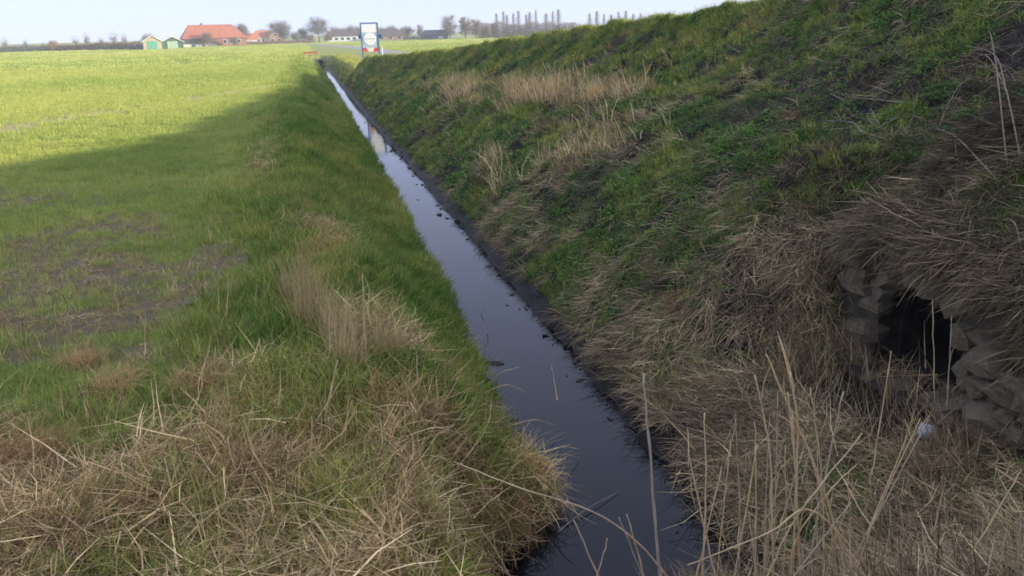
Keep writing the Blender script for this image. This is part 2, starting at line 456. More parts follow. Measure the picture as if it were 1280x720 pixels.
def ground_mat():
    m, N, L = new_mat('ground')
    co = N.new('ShaderNodeNewGeometry').outputs['Position']
    def att(n):
        a = N.new('ShaderNodeAttribute'); a.attribute_name = n; return a.outputs['Fac']
    n1 = ramp(N, L, noise(N, L, co, 0.12, 5), 0.3, 0.7)
    n2 = ramp(N, L, noise(N, L, co, 2.2, 6, 0.7), 0.3, 0.7)
    n3 = ramp(N, L, noise(N, L, co, 14, 5, 0.7), 0.3, 0.7)
    n4 = ramp(N, L, noise(N, L, co, 60, 4, 0.7), 0.3, 0.7)
    soil = mixc(N, L, n2, (0.19, 0.137, 0.072), (0.36, 0.27, 0.155))
    soil = mixc(N, L, val(N, L, 'MULTIPLY', n4, 0.5), soil, (0.16, 0.135, 0.10))
    green = mixc(N, L, n1, (0.25, 0.32, 0.07), (0.35, 0.38, 0.10))
    green = mixc(N, L, val(N, L, 'MULTIPLY', n2, 0.5), green, (0.36, 0.35, 0.12))
    near_green = mixc(N, L, val(N, L, 'MULTIPLY', n3, 0.7), green, (0.22, 0.22, 0.09))
    green = mixc(N, L, att('near'), green, near_green)
    straw = mixc(N, L, n3, (0.03, 0.024, 0.014), (0.16, 0.11, 0.055))
    c = mixc(N, L, att('bare'), green, mixc(N, L, n3, soil, (0.36, 0.275, 0.175)))
    c = mixc(N, L, val(N, L, 'MULTIPLY', att('straw'), 0.9), c, straw)
    c = mixc(N, L, val(N, L, 'MULTIPLY', att('stub'), 0.75), c, (0.66, 0.54, 0.30))
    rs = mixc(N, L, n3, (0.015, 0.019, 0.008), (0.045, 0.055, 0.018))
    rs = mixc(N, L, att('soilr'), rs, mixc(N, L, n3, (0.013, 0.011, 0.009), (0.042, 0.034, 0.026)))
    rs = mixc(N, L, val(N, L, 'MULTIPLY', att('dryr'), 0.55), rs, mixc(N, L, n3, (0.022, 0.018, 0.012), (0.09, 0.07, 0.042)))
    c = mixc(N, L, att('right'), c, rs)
    c = mixc(N, L, att('mud'), c, mixc(N, L, n3, (0.022, 0.018, 0.015), (0.055, 0.045, 0.036)))
    p = N.new('ShaderNodeBsdfPrincipled'); L.new(c, p.inputs['Base Color'])
    r = N.new('ShaderNodeMapRange'); r.inputs['To Min'].default_value = 0.95; r.inputs['To Max'].default_value = 0.5
    L.new(att('mud'), r.inputs['Value']); L.new(r.outputs[0], p.inputs['Roughness'])
    p.inputs['Specular IOR Level'].default_value = 0.25
    b = N.new('ShaderNodeBump'); b.inputs['Strength'].default_value = 0.9; b.inputs['Distance'].default_value = 0.05
    L.new(val(N, L, 'ADD', n3, val(N, L, 'MULTIPLY', n4, 0.5)), b.inputs['Height']); L.new(b.outputs[0], p.inputs['Normal'])
    o = N.new('ShaderNodeOutputMaterial'); L.new(p.outputs[0], o.inputs['Surface'])
    return m

def water_mat():
    m, N, L = new_mat('ditch_water')
    co = N.new('ShaderNodeNewGeometry').outputs['Position']
    p = N.new('ShaderNodeBsdfPrincipled')
    c = mixc(N, L, ramp(N, L, noise(N, L, co, 1.3, 4), 0.4, 0.7), (0.002, 0.003, 0.005), (0.006, 0.006, 0.006))
    L.new(c, p.inputs['Base Color'])
    p.inputs['Roughness'].default_value = 0.03
    p.inputs['IOR'].default_value = 1.36
    b = N.new('ShaderNodeBump'); b.inputs['Strength'].default_value = 0.05; b.inputs['Distance'].default_value = 0.02
    L.new(noise(N, L, co, 5.0, 3), b.inputs['Height']); L.new(b.outputs[0], p.inputs['Normal'])
    o = N.new('ShaderNodeOutputMaterial'); L.new(p.outputs[0], o.inputs['Surface'])
    return m

# ------------------------------------------------------------------ ground sheet
def axis(fine0, fine1, step, lo, hi, grow):
    a = list(np.arange(fine0, fine1 + 1e-6, step))
    s = step
    while a[-1] < hi: s *= grow; a.append(min(a[-1] + s, hi))
    s = step; b = [fine0]
    while b[-1] > lo: s *= grow; b.append(max(b[-1] - s, lo))
    return np.array(sorted(set(b[1:] + a)))

gx = axis(-2.0, 9.5, 0.075, -4000, 4000, 1.045)
gy = axis(3.4, 14.0, 0.08, -60, 5000, 1.022)
X, Y = np.meshgrid(gx, gy, indexing='ij')
Z = height(X, Y)
nx, ny = len(gx), len(gy)
V = np.stack([X, Y, Z], -1).reshape(-1, 3)
I = (np.arange(nx - 1)[:, None] * ny + np.arange(ny - 1)[None, :])
Q = np.stack([I, I + ny, I + ny + 1, I + 1], -1).reshape(-1, 4)
cxx = V[Q][:, :, 0].mean(1); cyy = V[Q][:, :, 1].mean(1)
zr_ = V[Q][:, :, 2]
mouth = (cxx > HX - 0.12) & (cxx < HX + 0.2) & (cyy > 5.84) & (cyy < 7.34) & (zr_.min(1) < 0.6)
ground_me = mesh_np('ground', V, [Q[~mouth]], True)
xl, xr = edge_left(Y), edge_right(Y)
dist = np.hypot(X, Y)
masks = {
    'bare': share_bare(X, Y), 'straw': np.where(X < 3, share_straw_left(X, Y), 0), 'stub': share_stubble(X, Y),
    'dryr': share_dry_right(X, Y), 'soilr': share_soil_right(X, Y),
    'near': 1 - sstep(30, 70, dist),
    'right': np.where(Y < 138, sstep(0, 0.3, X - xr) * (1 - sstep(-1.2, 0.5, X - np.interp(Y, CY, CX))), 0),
    'mud': np.clip(sstep(-0.28, -0.05, X - xl) * (1 - sstep(0.38, 0.75, X - xr)), 0, 1) * (Y < 141),
}
for k, v in masks.items():
    a = ground_me.attributes.new(k, 'FLOAT', 'POINT')
    a.data.foreach_set('value', np.asarray(v, np.float32).ravel())
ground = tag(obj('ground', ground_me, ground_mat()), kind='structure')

wmb = MB()
ys = list(np.arange(3.0, 20, 1.0)) + list(np.arange(20, 142, 6.0))
wv = []
for y in ys: wv += [(0.6, y, WATER), (4.2, y, WATER)]
wmb.add(wv, [(2 * i, 2 * i + 1, 2 * i + 3, 2 * i + 2) for i in range(len(ys) - 1)])
water = tag(wmb.build('water', water_mat()), kind='structure')

# pale road crossing the fields beyond the embankment
rp = np.array([(26, 84), (20, 96), (16.8, 107), (16.0, 130), (14.8, 173), (10.8, 272), (5.6, 327), (-3, 420), (-12, 520)], float)
seg = np.concatenate([[0], np.cumsum(np.hypot(*np.diff(rp, axis=0).T))])
tt = np.linspace(0, seg[-1], 110)
rc = np.stack([np.interp(tt, seg, rp[:, 0]), np.interp(tt, seg, rp[:, 1])], 1)
dr = np.gradient(rc, axis=0); dr /= np.linalg.norm(dr, axis=1, keepdims=True)
nr = np.stack([-dr[:, 1], dr[:, 0]], 1)
rv = []
for c, n in zip(rc, nr):
    for w, z in ((2.6, -0.05), (2.1, 0.09), (-2.1, 0.09), (-2.6, -0.05)):
        rv.append((c[0] + n[0] * w, c[1] + n[1] * w, z))
rf = [(4 * i + j, 4 * i + j + 1, 4 * i + j + 5, 4 * i + j + 4) for i in range(len(rc) - 1) for j in range(3)]
road = tag(MB().add(rv, rf).build('road', M['road']), kind='structure')

# ------------------------------------------------------------------ plants scattered as ground cover
def ribbons(n, rad, length, width, lean, curl, seed, seg=3, z0=0.0, zspread=0.0, comb=None, kink=0.0, up=0.0):
    """n ribbon blades; returns V, [tris/quads]"""
    r = np.random.default_rng(seed)
    a = r.uniform(0, 2 * pi, n); q = rad * np.sqrt(r.uniform(0, 1, n))
    base = np.stack([q * np.cos(a), q * np.sin(a), z0 + r.uniform(0, 1, n) * zspread], 1)
    L_ = r.uniform(*length, n); w = r.uniform(*width, n)
    az = r.uniform(0, 2 * pi, n) if comb is None else r.normal(0, comb, n)
    th = r.uniform(*lean, n)            # angle from the vertical
    cu = r.uniform(*curl, n)
    p = base.copy(); pts = [p.copy()]; wid = [w]
    ang = th.copy(); az2 = az.copy()
    for k in range(seg):
        d = np.stack([np.sin(ang) * np.cos(az2), np.sin(ang) * np.sin(az2), np.cos(ang)], 1)
        p = p + d * (L_ / seg)[:, None]
        if up is not None: p[:, 2] = np.maximum(p[:, 2], up)
        pts.append(p.copy()); ang = ang + cu / seg; az2 = az2 + r.normal(0, kink, n)
        wid.append(w * (1 - 0.75 * ((k + 1) / seg) ** 2))
    tw = az + pi / 2 + r.normal(0, 0.5, n)
    side = np.stack([np.cos(tw), np.sin(tw), r.normal(0, 0.25, n)], 1)
    V = []
    for k in range(seg + 1):
        V += [pts[k] - side * wid[k][:, None] * 0.5, pts[k] + side * wid[k][:, None] * 0.5]
    V = np.stack(V, 1)                   # n, 2*(seg+1), 3
    m = 2 * (seg + 1)
    o = np.arange(n)[:, None] * m
    Fq = np.concatenate([o + np.array([[2 * k, 2 * k + 1, 2 * k + 3, 2 * k + 2]]) for k in range(seg)])
    return V.reshape(-1, 3), [Fq]

def leaves(n, rad, hgt, size, seed):
    r = np.random.default_rng(seed)
    a = r.uniform(0, 2 * pi, n); q = rad * np.sqrt(r.uniform(0, 1, n))
    c = np.stack([q * np.cos(a), q * np.sin(a), hgt * r.uniform(0.15, 1, n) * (1 - 0.6 * (q / rad) ** 2)], 1)
    s = r.uniform(*size, n)
    az = a + r.normal(0, 0.9, n); til = r.uniform(-0.5, 0.7, n)
    d = np.stack([np.cos(az) * np.cos(til), np.sin(az) * np.cos(til), np.sin(til)], 1)
    e = np.stack([-np.sin(az), np.cos(az), r.normal(0, 0.35, n)], 1)
    pts = [c - d * s[:, None], c + e * s[:, None] * 0.45 - d * s[:, None] * 0.1, c + d * s[:, None], c - e * s[:, None] * 0.45 - d * s[:, None] * 0.1]
    V = np.stack(pts, 1).reshape(-1, 3)
    return V, [np.arange(n * 4).reshape(n, 4)]

def join(parts):
    V = []; F = []; k = 0
    for v, fs in parts:
        V.append(v); F += [f + k for f in fs]; k += len(v)
    return np.concatenate(V), F

def source(name, makers, key, per):
    return {'name': name, 'makers': makers, 'key': key, 'per': per, 'coll': None}

S = {}
S['short'] = source('short_grass', [ribbons(16, 0.09, (0.05, 0.12), (0.004, 0.007), (0.05, 0.8), (0, 0.9), s, 2) for s in range(5)], 'grass', 6)
S['shortfar'] = source('far_grass', [ribbons(14, 0.16, (0.07, 0.15), (0.010, 0.018), (0.05, 0.9), (0, 0.9), s, 1) for s in range(10, 14)], 'grass', 4)
S['lush'] = source('bank_grass', [ribbons(14, 0.08, (0.10, 0.27), (0.005, 0.010), (0.05, 0.7), (0.3, 1.7), s, 2) for s in range(20, 28)], 'lush', 6)
S['lushfar'] = source('bank_grass_far', [ribbons(14, 0.15, (0.12, 0.27), (0.012, 0.022), (0.05, 0.7), (0.2, 1.4), s, 1) for s in range(28, 32)], 'lush', 4)
S['mat'] = source('straw_mat', [ribbons(13, 0.20, (0.10, 0.46), (0.003, 0.0085), (1.15, 1.66), (-0.7, 0.9), s, 3, 0.005, 0.07, None, 0.4, 0.004) for s in range(40, 52)], 'straw', 8)
S['stems'] = source('straw_stems', [ribbons(5, 0.22, (0.16, 0.52), (0.006, 0.012), (1.0, 1.6), (-0.6, 0.7), s, 2, 0.02, 0.10, None, 0.12, 0.004) for s in range(140, 152)], 'straw', 6)
S['stand'] = source('straw_stand', [ribbons(8, 0.10, (0.14, 0.5), (0.004, 0.009), (0.0, 0.75), (-0.2, 1.1), s, 2, 0, 0, None, 0.3) for s in range(52, 60)], 'straw', 6)
S['greymat'] = dict(S['mat'], key='grey_straw'); S['greystand'] = dict(S['stand'], key='grey_straw')
S['hang'] = source('hanging_grass', [ribbons(16, 0.14, (0.12, 0.42), (0.004, 0.010), (0.75, 1.45), (0.1, 0.7), s, 2, 0.0, 0.05, 0.75, 0.25, None) for s in range(60, 70)], 'grey_straw', 6)
S['hangfar'] = source('hanging_grass_far', [ribbons(12, 0.2, (0.2, 0.5), (0.010, 0.018), (0.4, 1.3), (0.2, 0.8), s, 2, 0.0, 0.04, 0.9, 0.2, None) for s in range(70, 75)], 'grey_straw', 6)
S['leaf'] = source('leafy_weeds', [leaves(26, 0.12, 0.10, (0.012, 0.03), s) for s in range(75, 82)], 'leaf', 4)
S['leaffar'] = source('leafy_weeds_far', [leaves(20, 0.22, 0.16, (0.03, 0.06), s) for s in range(82, 86)], 'leaf', 4)
S['litter'] = source('dark_litter', [ribbons(9, 0.16, (0.08, 0.35), (0.003, 0.007), (1.2, 1.75), (-0.3, 0.4), s, 1, 0.01, 0.05, None, 0.4, 0.003) for s in range(86, 92)], 'dark_twig', 4)

def euler_from(Zax, Xhint):
    z = Zax / np.linalg.norm(Zax, axis=1, keepdims=True)
    x = Xhint - z * (Xhint * z).sum(1, keepdims=True)
    x /= np.maximum(np.linalg.norm(x, axis=1, keepdims=True), 1e-6)
    y = np.cross(z, x)
    ey = np.arcsin(np.clip(-x[:, 2], -1, 1))
    ex = np.arctan2(y[:, 2], z[:, 2])
    ez = np.arctan2(x[:, 1], x[:, 0])
    return np.stack([ex, ey, ez], 1)

def rotmats(e):
    cx_, sx_, cy_, sy_, cz_, sz_ = np.cos(e[:, 0]), np.sin(e[:, 0]), np.cos(e[:, 1]), np.sin(e[:, 1]), np.cos(e[:, 2]), np.sin(e[:, 2])
    R = np.empty((len(e), 3, 3))
    R[:, 0, 0] = cy_ * cz_; R[:, 0, 1] = sx_ * sy_ * cz_ - cx_ * sz_; R[:, 0, 2] = cx_ * sy_ * cz_ + sx_ * sz_
    R[:, 1, 0] = cy_ * sz_; R[:, 1, 1] = sx_ * sy_ * sz_ + cx_ * cz_; R[:, 1, 2] = cx_ * sy_ * sz_ - sx_ * cz_
    R[:, 2, 0] = -sy_; R[:, 2, 1] = sx_ * cy_; R[:, 2, 2] = cx_ * cy_
    return R

TRIS = [0]
def scatter_real(name, label, cat, src, P, rot, scale, tint):
    """long overlapping blades: one real mesh"""
    n = len(P); pick = RNG.integers(0, len(src['makers']), n)
    R = rotmats(rot) * scale[:, None, None]
    Vs, Fs, Ts, Rs = [], [], [], []; k = 0
    for i, (v, f) in enumerate(src['makers']):
        q = np.where(pick == i)[0]
        if not len(q): continue
        W = np.einsum('nij,vj->nvi', R[q], v) + P[q][:, None, :]
        Vs.append(W.reshape(-1, 3))
        off = k + np.arange(len(q))[:, None, None] * len(v)
        Fs.append((f[0][None] + off).reshape(-1, 4))
        nb = len(v) // src['per']
        Ts.append(np.repeat(tint[q], len(v))); Rs.append(np.repeat(RNG.uniform(0, 1, len(q) * nb), src['per']))
        k += len(q) * len(v)
    V = np.concatenate(Vs); F = np.concatenate(Fs)
    TRIS[0] += 2 * len(F)
    me = mesh_np(name, V, [F])
    for nm, v in (('tint', np.concatenate(Ts)), ('rnd', np.concatenate(Rs))):
        a = me.attributes.new(nm, 'FLOAT', 'POINT'); a.data.foreach_set('value', v.astype(np.float32))
    return tag(obj(name, me, M[src['key'] + '_real']), label, cat, kind='stuff')

def scatter(name, label, cat, src, P, rot, scale, tint):
    """small separate tufts: instances on points"""
    n_src = len(src['makers'])
    if src['coll'] is None:
        src['coll'] = bpy.data.collections.new(src['name'])
        for i, (v, f) in enumerate(src['makers']):
            sm = mesh_np(f"{src['name']}_{i}", v, f); sm.materials.append(M[src['key']])
            src['coll'].objects.link(bpy.data.objects.new(f"{src['name']}_{i:02d}", sm))
    coll = src['coll']
    me = bpy.data.meshes.new(name)
    n = len(P)
    me.vertices.add(n); me.vertices.foreach_set('co', np.asarray(P, np.float32).ravel())
    def at(nm, typ, v, key):
        a = me.attributes.new(nm, typ, 'POINT'); a.data.foreach_set(key, np.ascontiguousarray(v).ravel())
    at('rot', 'FLOAT_VECTOR', rot.astype(np.float32), 'vector')
    at('scl', 'FLOAT', scale.astype(np.float32), 'value')
    at('tint', 'FLOAT', tint.astype(np.float32), 'value')
    at('pick', 'INT', RNG.integers(0, n_src, n).astype(np.int32), 'value')
    o = link(bpy.data.objects.new(name, me))
    g = bpy.data.node_groups.new(name, 'GeometryNodeTree')
    g.interface.new_socket('Geometry', in_out='INPUT', socket_type='NodeSocketGeometry')
    g.interface.new_socket('Geometry', in_out='OUTPUT', socket_type='NodeSocketGeometry')
    N, L = g.nodes, g.links
    gi = N.new('NodeGroupInput'); go = N.new('NodeGroupOutput')
    ci = N.new('GeometryNodeCollectionInfo'); ci.inputs['Collection'].default_value = coll
    ci.inputs['Separate Children'].default_value = True; ci.inputs['Reset Children'].default_value = True
    def na(nm, typ):
        a = N.new('GeometryNodeInputNamedAttribute'); a.data_type = typ; a.inputs['Name'].default_value = nm; return a.outputs['Attribute']
    ip = N.new('GeometryNodeInstanceOnPoints')
    mp = N.new('GeometryNodeMeshToPoints')
    L.new(gi.outputs[0], mp.inputs['Mesh']); L.new(mp.outputs[0], ip.inputs['Points'])
    L.new(ci.outputs[0], ip.inputs['Instance'])
    ip.inputs['Pick Instance'].default_value = True
    L.new(na('pick', 'INT'), ip.inputs['Instance Index'])
    e2 = N.new('FunctionNodeEulerToRotation'); L.new(na('rot', 'FLOAT_VECTOR'), e2.inputs[0]); L.new(e2.outputs[0], ip.inputs['Rotation'])
    L.new(na('scl', 'FLOAT'), ip.inputs['Scale'])
    L.new(ip.outputs[0], go.inputs[0])
    md = o.modifiers.new('plants', 'NODES'); md.node_group = g
    return tag(o, label, cat, kind='stuff')

def sample(x0, x1, y0, y1, dens, prob):
    n = int((x1 - x0) * (y1 - y0) * dens)
    x = RNG.uniform(x0, x1, n); y = RNG.uniform(y0, y1, n)
    # only where the place can be seen from round the viewpoint
    az = np.arctan2(x, y)
    keep = (az > radians(-34)) & (az < radians(66)) & (RNG.uniform(0, 1, n) < prob(x, y))
    return x[keep], y[keep]

def gather(bands, prob):
    xs, ys, ss = [], [], []
    for (x0, x1, y0, y1, d, s) in bands:
        x, y = sample(x0, x1, y0, y1, d, prob); xs.append(x); ys.append(y); ss.append(np.full(len(x), s))
    return np.concatenate(xs), np.concatenate(ys), np.concatenate(ss)

def place(x, y, s, mode, lift=0.0, lean=0.5):
    z = height(x, y) + lift
    P = np.stack([x, y, z], 1)
    n = len(x)
    nr_ = normal(x, y)
    if mode == 'hang':
        down = np.stack([nr_[:, 0], nr_[:, 1], np.zeros(n)], 1) + RNG.normal(0, 0.12, (n, 3))
        rot = euler_from(nr_, down)
    else:
        zax = nr_ * lean + np.array([0, 0, 1.0]) * (1 - lean) + RNG.normal(0, 0.08, (n, 3))
        a = RNG.uniform(0, 2 * pi, n)
        rot = euler_from(zax, np.stack([np.cos(a), np.sin(a), np.zeros(n)], 1))
    return P, rot, s * RNG.uniform(0.75, 1.3, n)

cz_at = lambda y: np.interp(y, CY, CZ)
cx_at = lambda y: np.interp(y, CY, CX)
not_mouth = lambda x, y: ~((x > 5.0) & (x < 6.25) & (y > 5.7) & (y < 7.45))

# --- field grass, left
def p_field(x, y):
    e = edge_left(y)
    return (1 - sstep(-1.9, 0.3, x - 0.35 * sstep(9, 5, y))) * np.clip(1 - 0.97 * share_bare(x, y) - 0.8 * share_straw_left(x, y) - 0.8 * share_stubble(x, y), 0.03, 1)
x, y, s = gather([(-5.5, 0, 3.6, 9, 230, 1.0), (-10, 0, 9, 17, 200, 1.0), (-19, 0, 17, 30, 110, 1.25)], p_field)
P, R_, s_ = place(x, y, s, 'up')
tint = np.clip(0.38 + 0.9 * (fbm(x * 0.5, y * 0.5, 101) - 0.4) + RNG.normal(0, 0.18, len(x)) + 0.25 * share_bare(x, y), 0, 1)
scatter('field_grass', 'short green winter grass of the near field left of the ditch', 'grass', S['short'], P, R_, s_ * (0.45 + 0.9 * fbm(x * 0.8, y * 0.8, 102)), tint)
x, y, s = gather([(-36, 0, 30, 60, 34, 1.25), (-60, 0, 60, 110, 9, 2.0)], p_field)
P, R_, s_ = place(x, y, s, 'up')
tint = np.clip(0.5 + 0.8 * (fbm(x * 0.12, y * 0.07, 103) - 0.5) + RNG.normal(0, 0.1, len(x)), 0, 1)
scatter('far_field_grass', 'sunlit yellow green grass of the far field left of the ditch', 'grass', S['shortfar'], P, R_, s_ * 0.8, tint)

# coarse grass of the fields further off, seen at a flat angle
S['tile'] = source('field_tile', [ribbons(70, 1.5, (0.10, 0.22), (0.05, 0.11), (0.05, 0.8), (0, 0.8), s, 1) for s in range(14, 18)], 'grass', 4)
x, y, s = gather([(-150, 60, 105, 250, 0.30, 1.0), (-190, 150, 250, 400, 0.14, 1.35)], lambda x, y: 1.0 * ((x < 1.0) | (x > np.interp(y, rp[:, 1], rp[:, 0]) + 3.5) | (y > 330)))
P, R_, s_ = place(x, y, s, 'up')
tint = np.clip(0.55 + 0.9 * (fbm(x * 0.05, y * 0.03, 104) - 0.5) + RNG.normal(0, 0.14, len(x)), 0, 1)
scatter('distant_field_grass', 'distant sunlit grass of the fields round the farms', 'grass', S['tile'], P, R_, s_, tint)

# --- left bank grass
def p_bank(x, y):
    e = edge_left(y)
    xe = np.interp(y, [3, 9, 16, 90], [-3, -1.0, -1.6, -1.0])
    return (sstep(-0.9, 1.3, x - xe + 1.6 * (fbm(x * 0.8, y * 0.4, 115) - 0.5)) * (x < e - 0.03)) * np.clip(1 - 0.5 * share_straw_left(x, y), 0.05, 1) * (0.5 + 0.5 * sstep(0.3, 0.55, fbm(x * 1.1, y * 1.1, 111))) * (1 - 0.8 * share_bare(x, y))
x, y, s = gather([(-3.6, 2.6, 3.6, 10, 260, 1.0), (-3.0, 2.6, 10, 20, 230, 1.0)], p_bank)
P, R_, s_ = place(x, y, s, 'up', lean=0.6)
tint = np.clip(0.38 + 1.3 * (fbm(x * 1.1, y * 0.8, 112) - 0.5) + RNG.normal(0, 0.22, len(x)) - 0.08 * x, 0, 1)
scatter_real('bank_grass', 'long green grass on the near left bank of the ditch', 'grass', S['lush'], P, R_, s_ * (0.6 + 0.8 * fbm(x * 1.6, y * 1.6, 113)), tint)
x, y, s = gather([(-3.0, 2.7, 20, 45, 90, 0.9), (-2.6, 2.7, 45, 100, 34, 1.2), (-1.5, 2.7, 100, 140, 14, 1.6)], p_bank)
P, R_, s_ = place(x, y, s, 'up', lean=0.6)
tint = np.clip(0.35 + 0.9 * (fbm(x * 0.9, y * 0.3, 114) - 0.5) + RNG.normal(0, 0.2, len(x)), 0, 1)
scatter('far_bank_grass', 'green grass on the far left bank of the ditch', 'grass', S['lushfar'], P, R_, s_ * 0.85, tint)

# --- straw in the near left corner and along the bank
def p_mat(x, y):
    return (x < edge_left(y) + 0.03) * sstep(0.08, 0.75, share_straw_left(x, y)) * (0.35 + 0.65 * sstep(0.32, 0.52, fbm(x * 1.7, y * 1.7, 121)))
x, y, s = gather([(-4.5, 2.6, 3.6, 9.5, 290, 1.0), (-3.5, 2.6, 9.5, 22, 130, 0.9), (-3, 1, 22, 40, 18, 1.1)], p_mat)
P, R_, s_ = place(x, y, s, 'up', lift=RNG.uniform(0, 0.05, len(x)), lean=0.9)
tint = np.clip(fbm(x * 1.3, y * 1.3, 122) * 0.9 + RNG.normal(0, 0.25, len(x)), 0, 1)
scatter_real('cut_straw', 'matted dry straw and cut reed in the near left corner', 'straw', S['mat'], P, R_, s_, tint)
x, y, s = gather([(-4.5, 2.6, 3.6, 9.0, 24, 1.0)], p_mat)
P, R_, s_ = place(x, y, s, 'up', lift=RNG.uniform(0.02, 0.06, len(x)), lean=0.9)
scatter_real('cut_reed', 'broken pale reed stems lying on the straw at the left', 'straw', S['stems'], P, R_, s_, np.clip(RNG.normal(0.75, 0.25, len(x)), 0, 1))
def p_stand(x, y):
    return (x < edge_left(y) + 0.02) * (sstep(0.2, 0.8, share_straw_left(x, y)) * sstep(0.4, 0.6, fbm(x * 1.3 + 9, y * 1.3, 125)) + 0.09 * (y < 14) + 0.05 * (y >= 14))
x, y, s = gather([(-4.5, 2.5, 3.6, 11, 60, 1.0), (-3, 2.5, 11, 22, 22, 0.9)], p_stand)
P, R_, s_ = place(x, y, s, 'up', lean=0.5)
tint = np.clip(fbm(x * 1.3, y * 1.3, 126) + RNG.normal(0, 0.25, len(x)), 0, 1)
scatter_real('standing_straw', 'upright dry grass stalks among the straw by the left bank', 'straw', S['stand'], P, R_, s_ * 0.85, tint)

# --- thin litter on the bare soil
x, y, s = gather([(-8, 0.3, 7, 20, 60, 0.8)], lambda x, y: share_bare(x, y) * 0.8)
P, R_, s_ = place(x, y, s, 'up', lean=0.9)
scatter_real('soil_litter', 'dead grass bits on the bare soil of the field corner', 'litter', S['mat'], P, R_, s_ * 0.7, RNG.uniform(0, 0.7, len(x)))

# --- right embankment
def on_right(x, y):
    return (x > edge_right(y) + 0.32) & (x < cx_at(y) + 2.5) & not_mouth(x, y) & ((y > 4.2) | (x > 2.5))
def p_hang(x, y):
    return on_right(x, y) * (0.18 + 0.82 * share_dry_right(x, y)) * (1 - 0.45 * share_soil_right(x, y) * (y > 8)) * (0.12 + 0.88 * sstep(0.38, 0.56, fbm(x * 2.3, y * 2.3, 131)))
x, y, s = gather([(2.2, 15, 2.6, 10, 270, 1.0), (3.6, 15, 10, 18, 190, 1.0)], p_hang)
P, R_, s_ = place(x, y, s, 'hang')
tint = np.clip(1.3 * (fbm(x * 2.0, y * 2.0, 132) - 0.25) + 0.5 * pale_patches(x, y) + RNG.normal(0, 0.22, len(x)) + 0.35 * sstep(6.5, 4, y) - 0.22 * sstep(5.8, 6.6, x) * sstep(12, 9, y) + 0.15 * sstep(-0.2, -0.8, P[:, 2]), 0, 1)
scatter_real('hanging_grass', 'grey dead grass combed down the near right embankment', 'dead grass', S['hang'], P, R_, s_, tint)
x, y, s = gather([(3.6, 15, 18, 34, 60, 0.9), (3.6, 13, 34, 76, 24, 1.1)], p_hang)
P, R_, s_ = place(x, y, s, 'hang')
tint = np.clip(0.8 * fbm(x * 0.5, y * 0.5, 133) + 0.5 * pale_patches(x, y) + RNG.normal(0, 0.22, len(x)), 0, 1)
scatter_real('far_hanging_grass', 'grey dead grass on the far right embankment', 'dead grass', S['hangfar'], P, R_, s_ * 0.8, tint)
def p_leaf(x, y):
    g = sstep(0.32, 0.50, fbm(x * 0.9 + 4, y * 0.7, 141))
    return on_right(x, y) * g * (1 - 0.75 * share_dry_right(x, y)) * (1 - 0.8 * share_soil_right(x, y))
x, y, s = gather([(3.6, 15, 4, 10, 240, 1.0), (3.6, 15, 10, 18, 330, 1.05)], p_leaf)
P, R_, s_ = place(x, y, s, 'up', lean=0.8)
scatter('leafy_weeds', 'low green leafy weeds on the near right embankment', 'weeds', S['leaf'], P, R_, s_, np.clip(fbm(x, y, 142) + RNG.normal(0, 0.25, len(x)) - 0.1, 0, 1))
x, y, s = gather([(3.6, 15, 18, 34, 140, 0.9), (3.6, 13, 34, 76, 60, 1.1)], p_leaf)
P, R_, s_ = place(x, y, s, 'up', lean=0.8)
scatter('far_leafy_weeds', 'low green leafy weeds on the far right embankment', 'weeds', S['leaffar'], P, R_, s_ * 0.8, np.clip(fbm(x, y, 143) + RNG.normal(0, 0.25, len(x)), 0, 1))
def p_rgrass(x, y):
    g = sstep(0.36, 0.55, fbm(x * 0.8 + 14, y * 0.6, 145))
    return on_right(x, y) * (0.06 + 0.94 * g) * (1 - 0.78 * share_dry_right(x, y)) * (1 - 0.85 * share_soil_right(x, y))
x, y, s = gather([(2.2, 15, 2.8, 10, 130, 0.9), (3.6, 15, 10, 18, 140, 0.9)], p_rgrass)
P, R_, s_ = place(x, y, s, 'up', lean=0.6)
scatter_real('embankment_grass', 'tufts of green grass on the near right embankment', 'grass', S['lush'], P, R_, s_ * 0.9, np.clip(fbm(x * .7, y * .7, 146) + RNG.normal(0, 0.25, len(x)) - 0.1, 0, 1))
x, y, s = gather([(3.6, 15, 18, 34, 80, 0.8), (3.6, 13, 34, 80, 40, 1.0), (3.6, 9, 80, 140, 14, 1.3)], p_rgrass)
P, R_, s_ = place(x, y, s, 'up', lean=0.6)
scatter('far_embankment_grass', 'tufts of green grass on the far right embankment', 'grass', S['lushfar'], P, R_, s_ * 0.85, np.clip(0.1 + fbm(x * .5, y * .5, 147) + RNG.normal(0, 0.25, len(x)), 0, 1))
# lit fringe of grass along the top of the embankment
x, y, s = gather([(4.5, 14, 16, 80, 60, 0.9)], lambda x, y: 1.0 * (np.abs(x - cx_at(y) - 0.3) < 0.8))
P, R_, s_ = place(x, y, s, 'up', lean=0.2)
scatter_real('crest_grass', 'fringe of sunlit grass along the top of the embankment', 'grass', S['lush'], P, R_, s_ * 1.1, np.clip(0.5 + RNG.normal(0, 0.3, len(x)), 0, 1))
def p_lit(x, y):
    return on_right(x, y) * (0.25 + 0.75 * share_soil_right(x, y))
x, y, s = gather([(3.6, 15, 4, 18, 70, 1.0), (3.6, 13, 18, 40, 18, 1.6)], p_lit)
P, R_, s_ = place(x, y, s, 'up', lean=0.95)
scatter_real('dark_litter', 'dark rotten stalks lying on the soil of the embankment', 'litter', S['litter'], P, R_, s_, RNG.uniform(0, 1, len(x)))
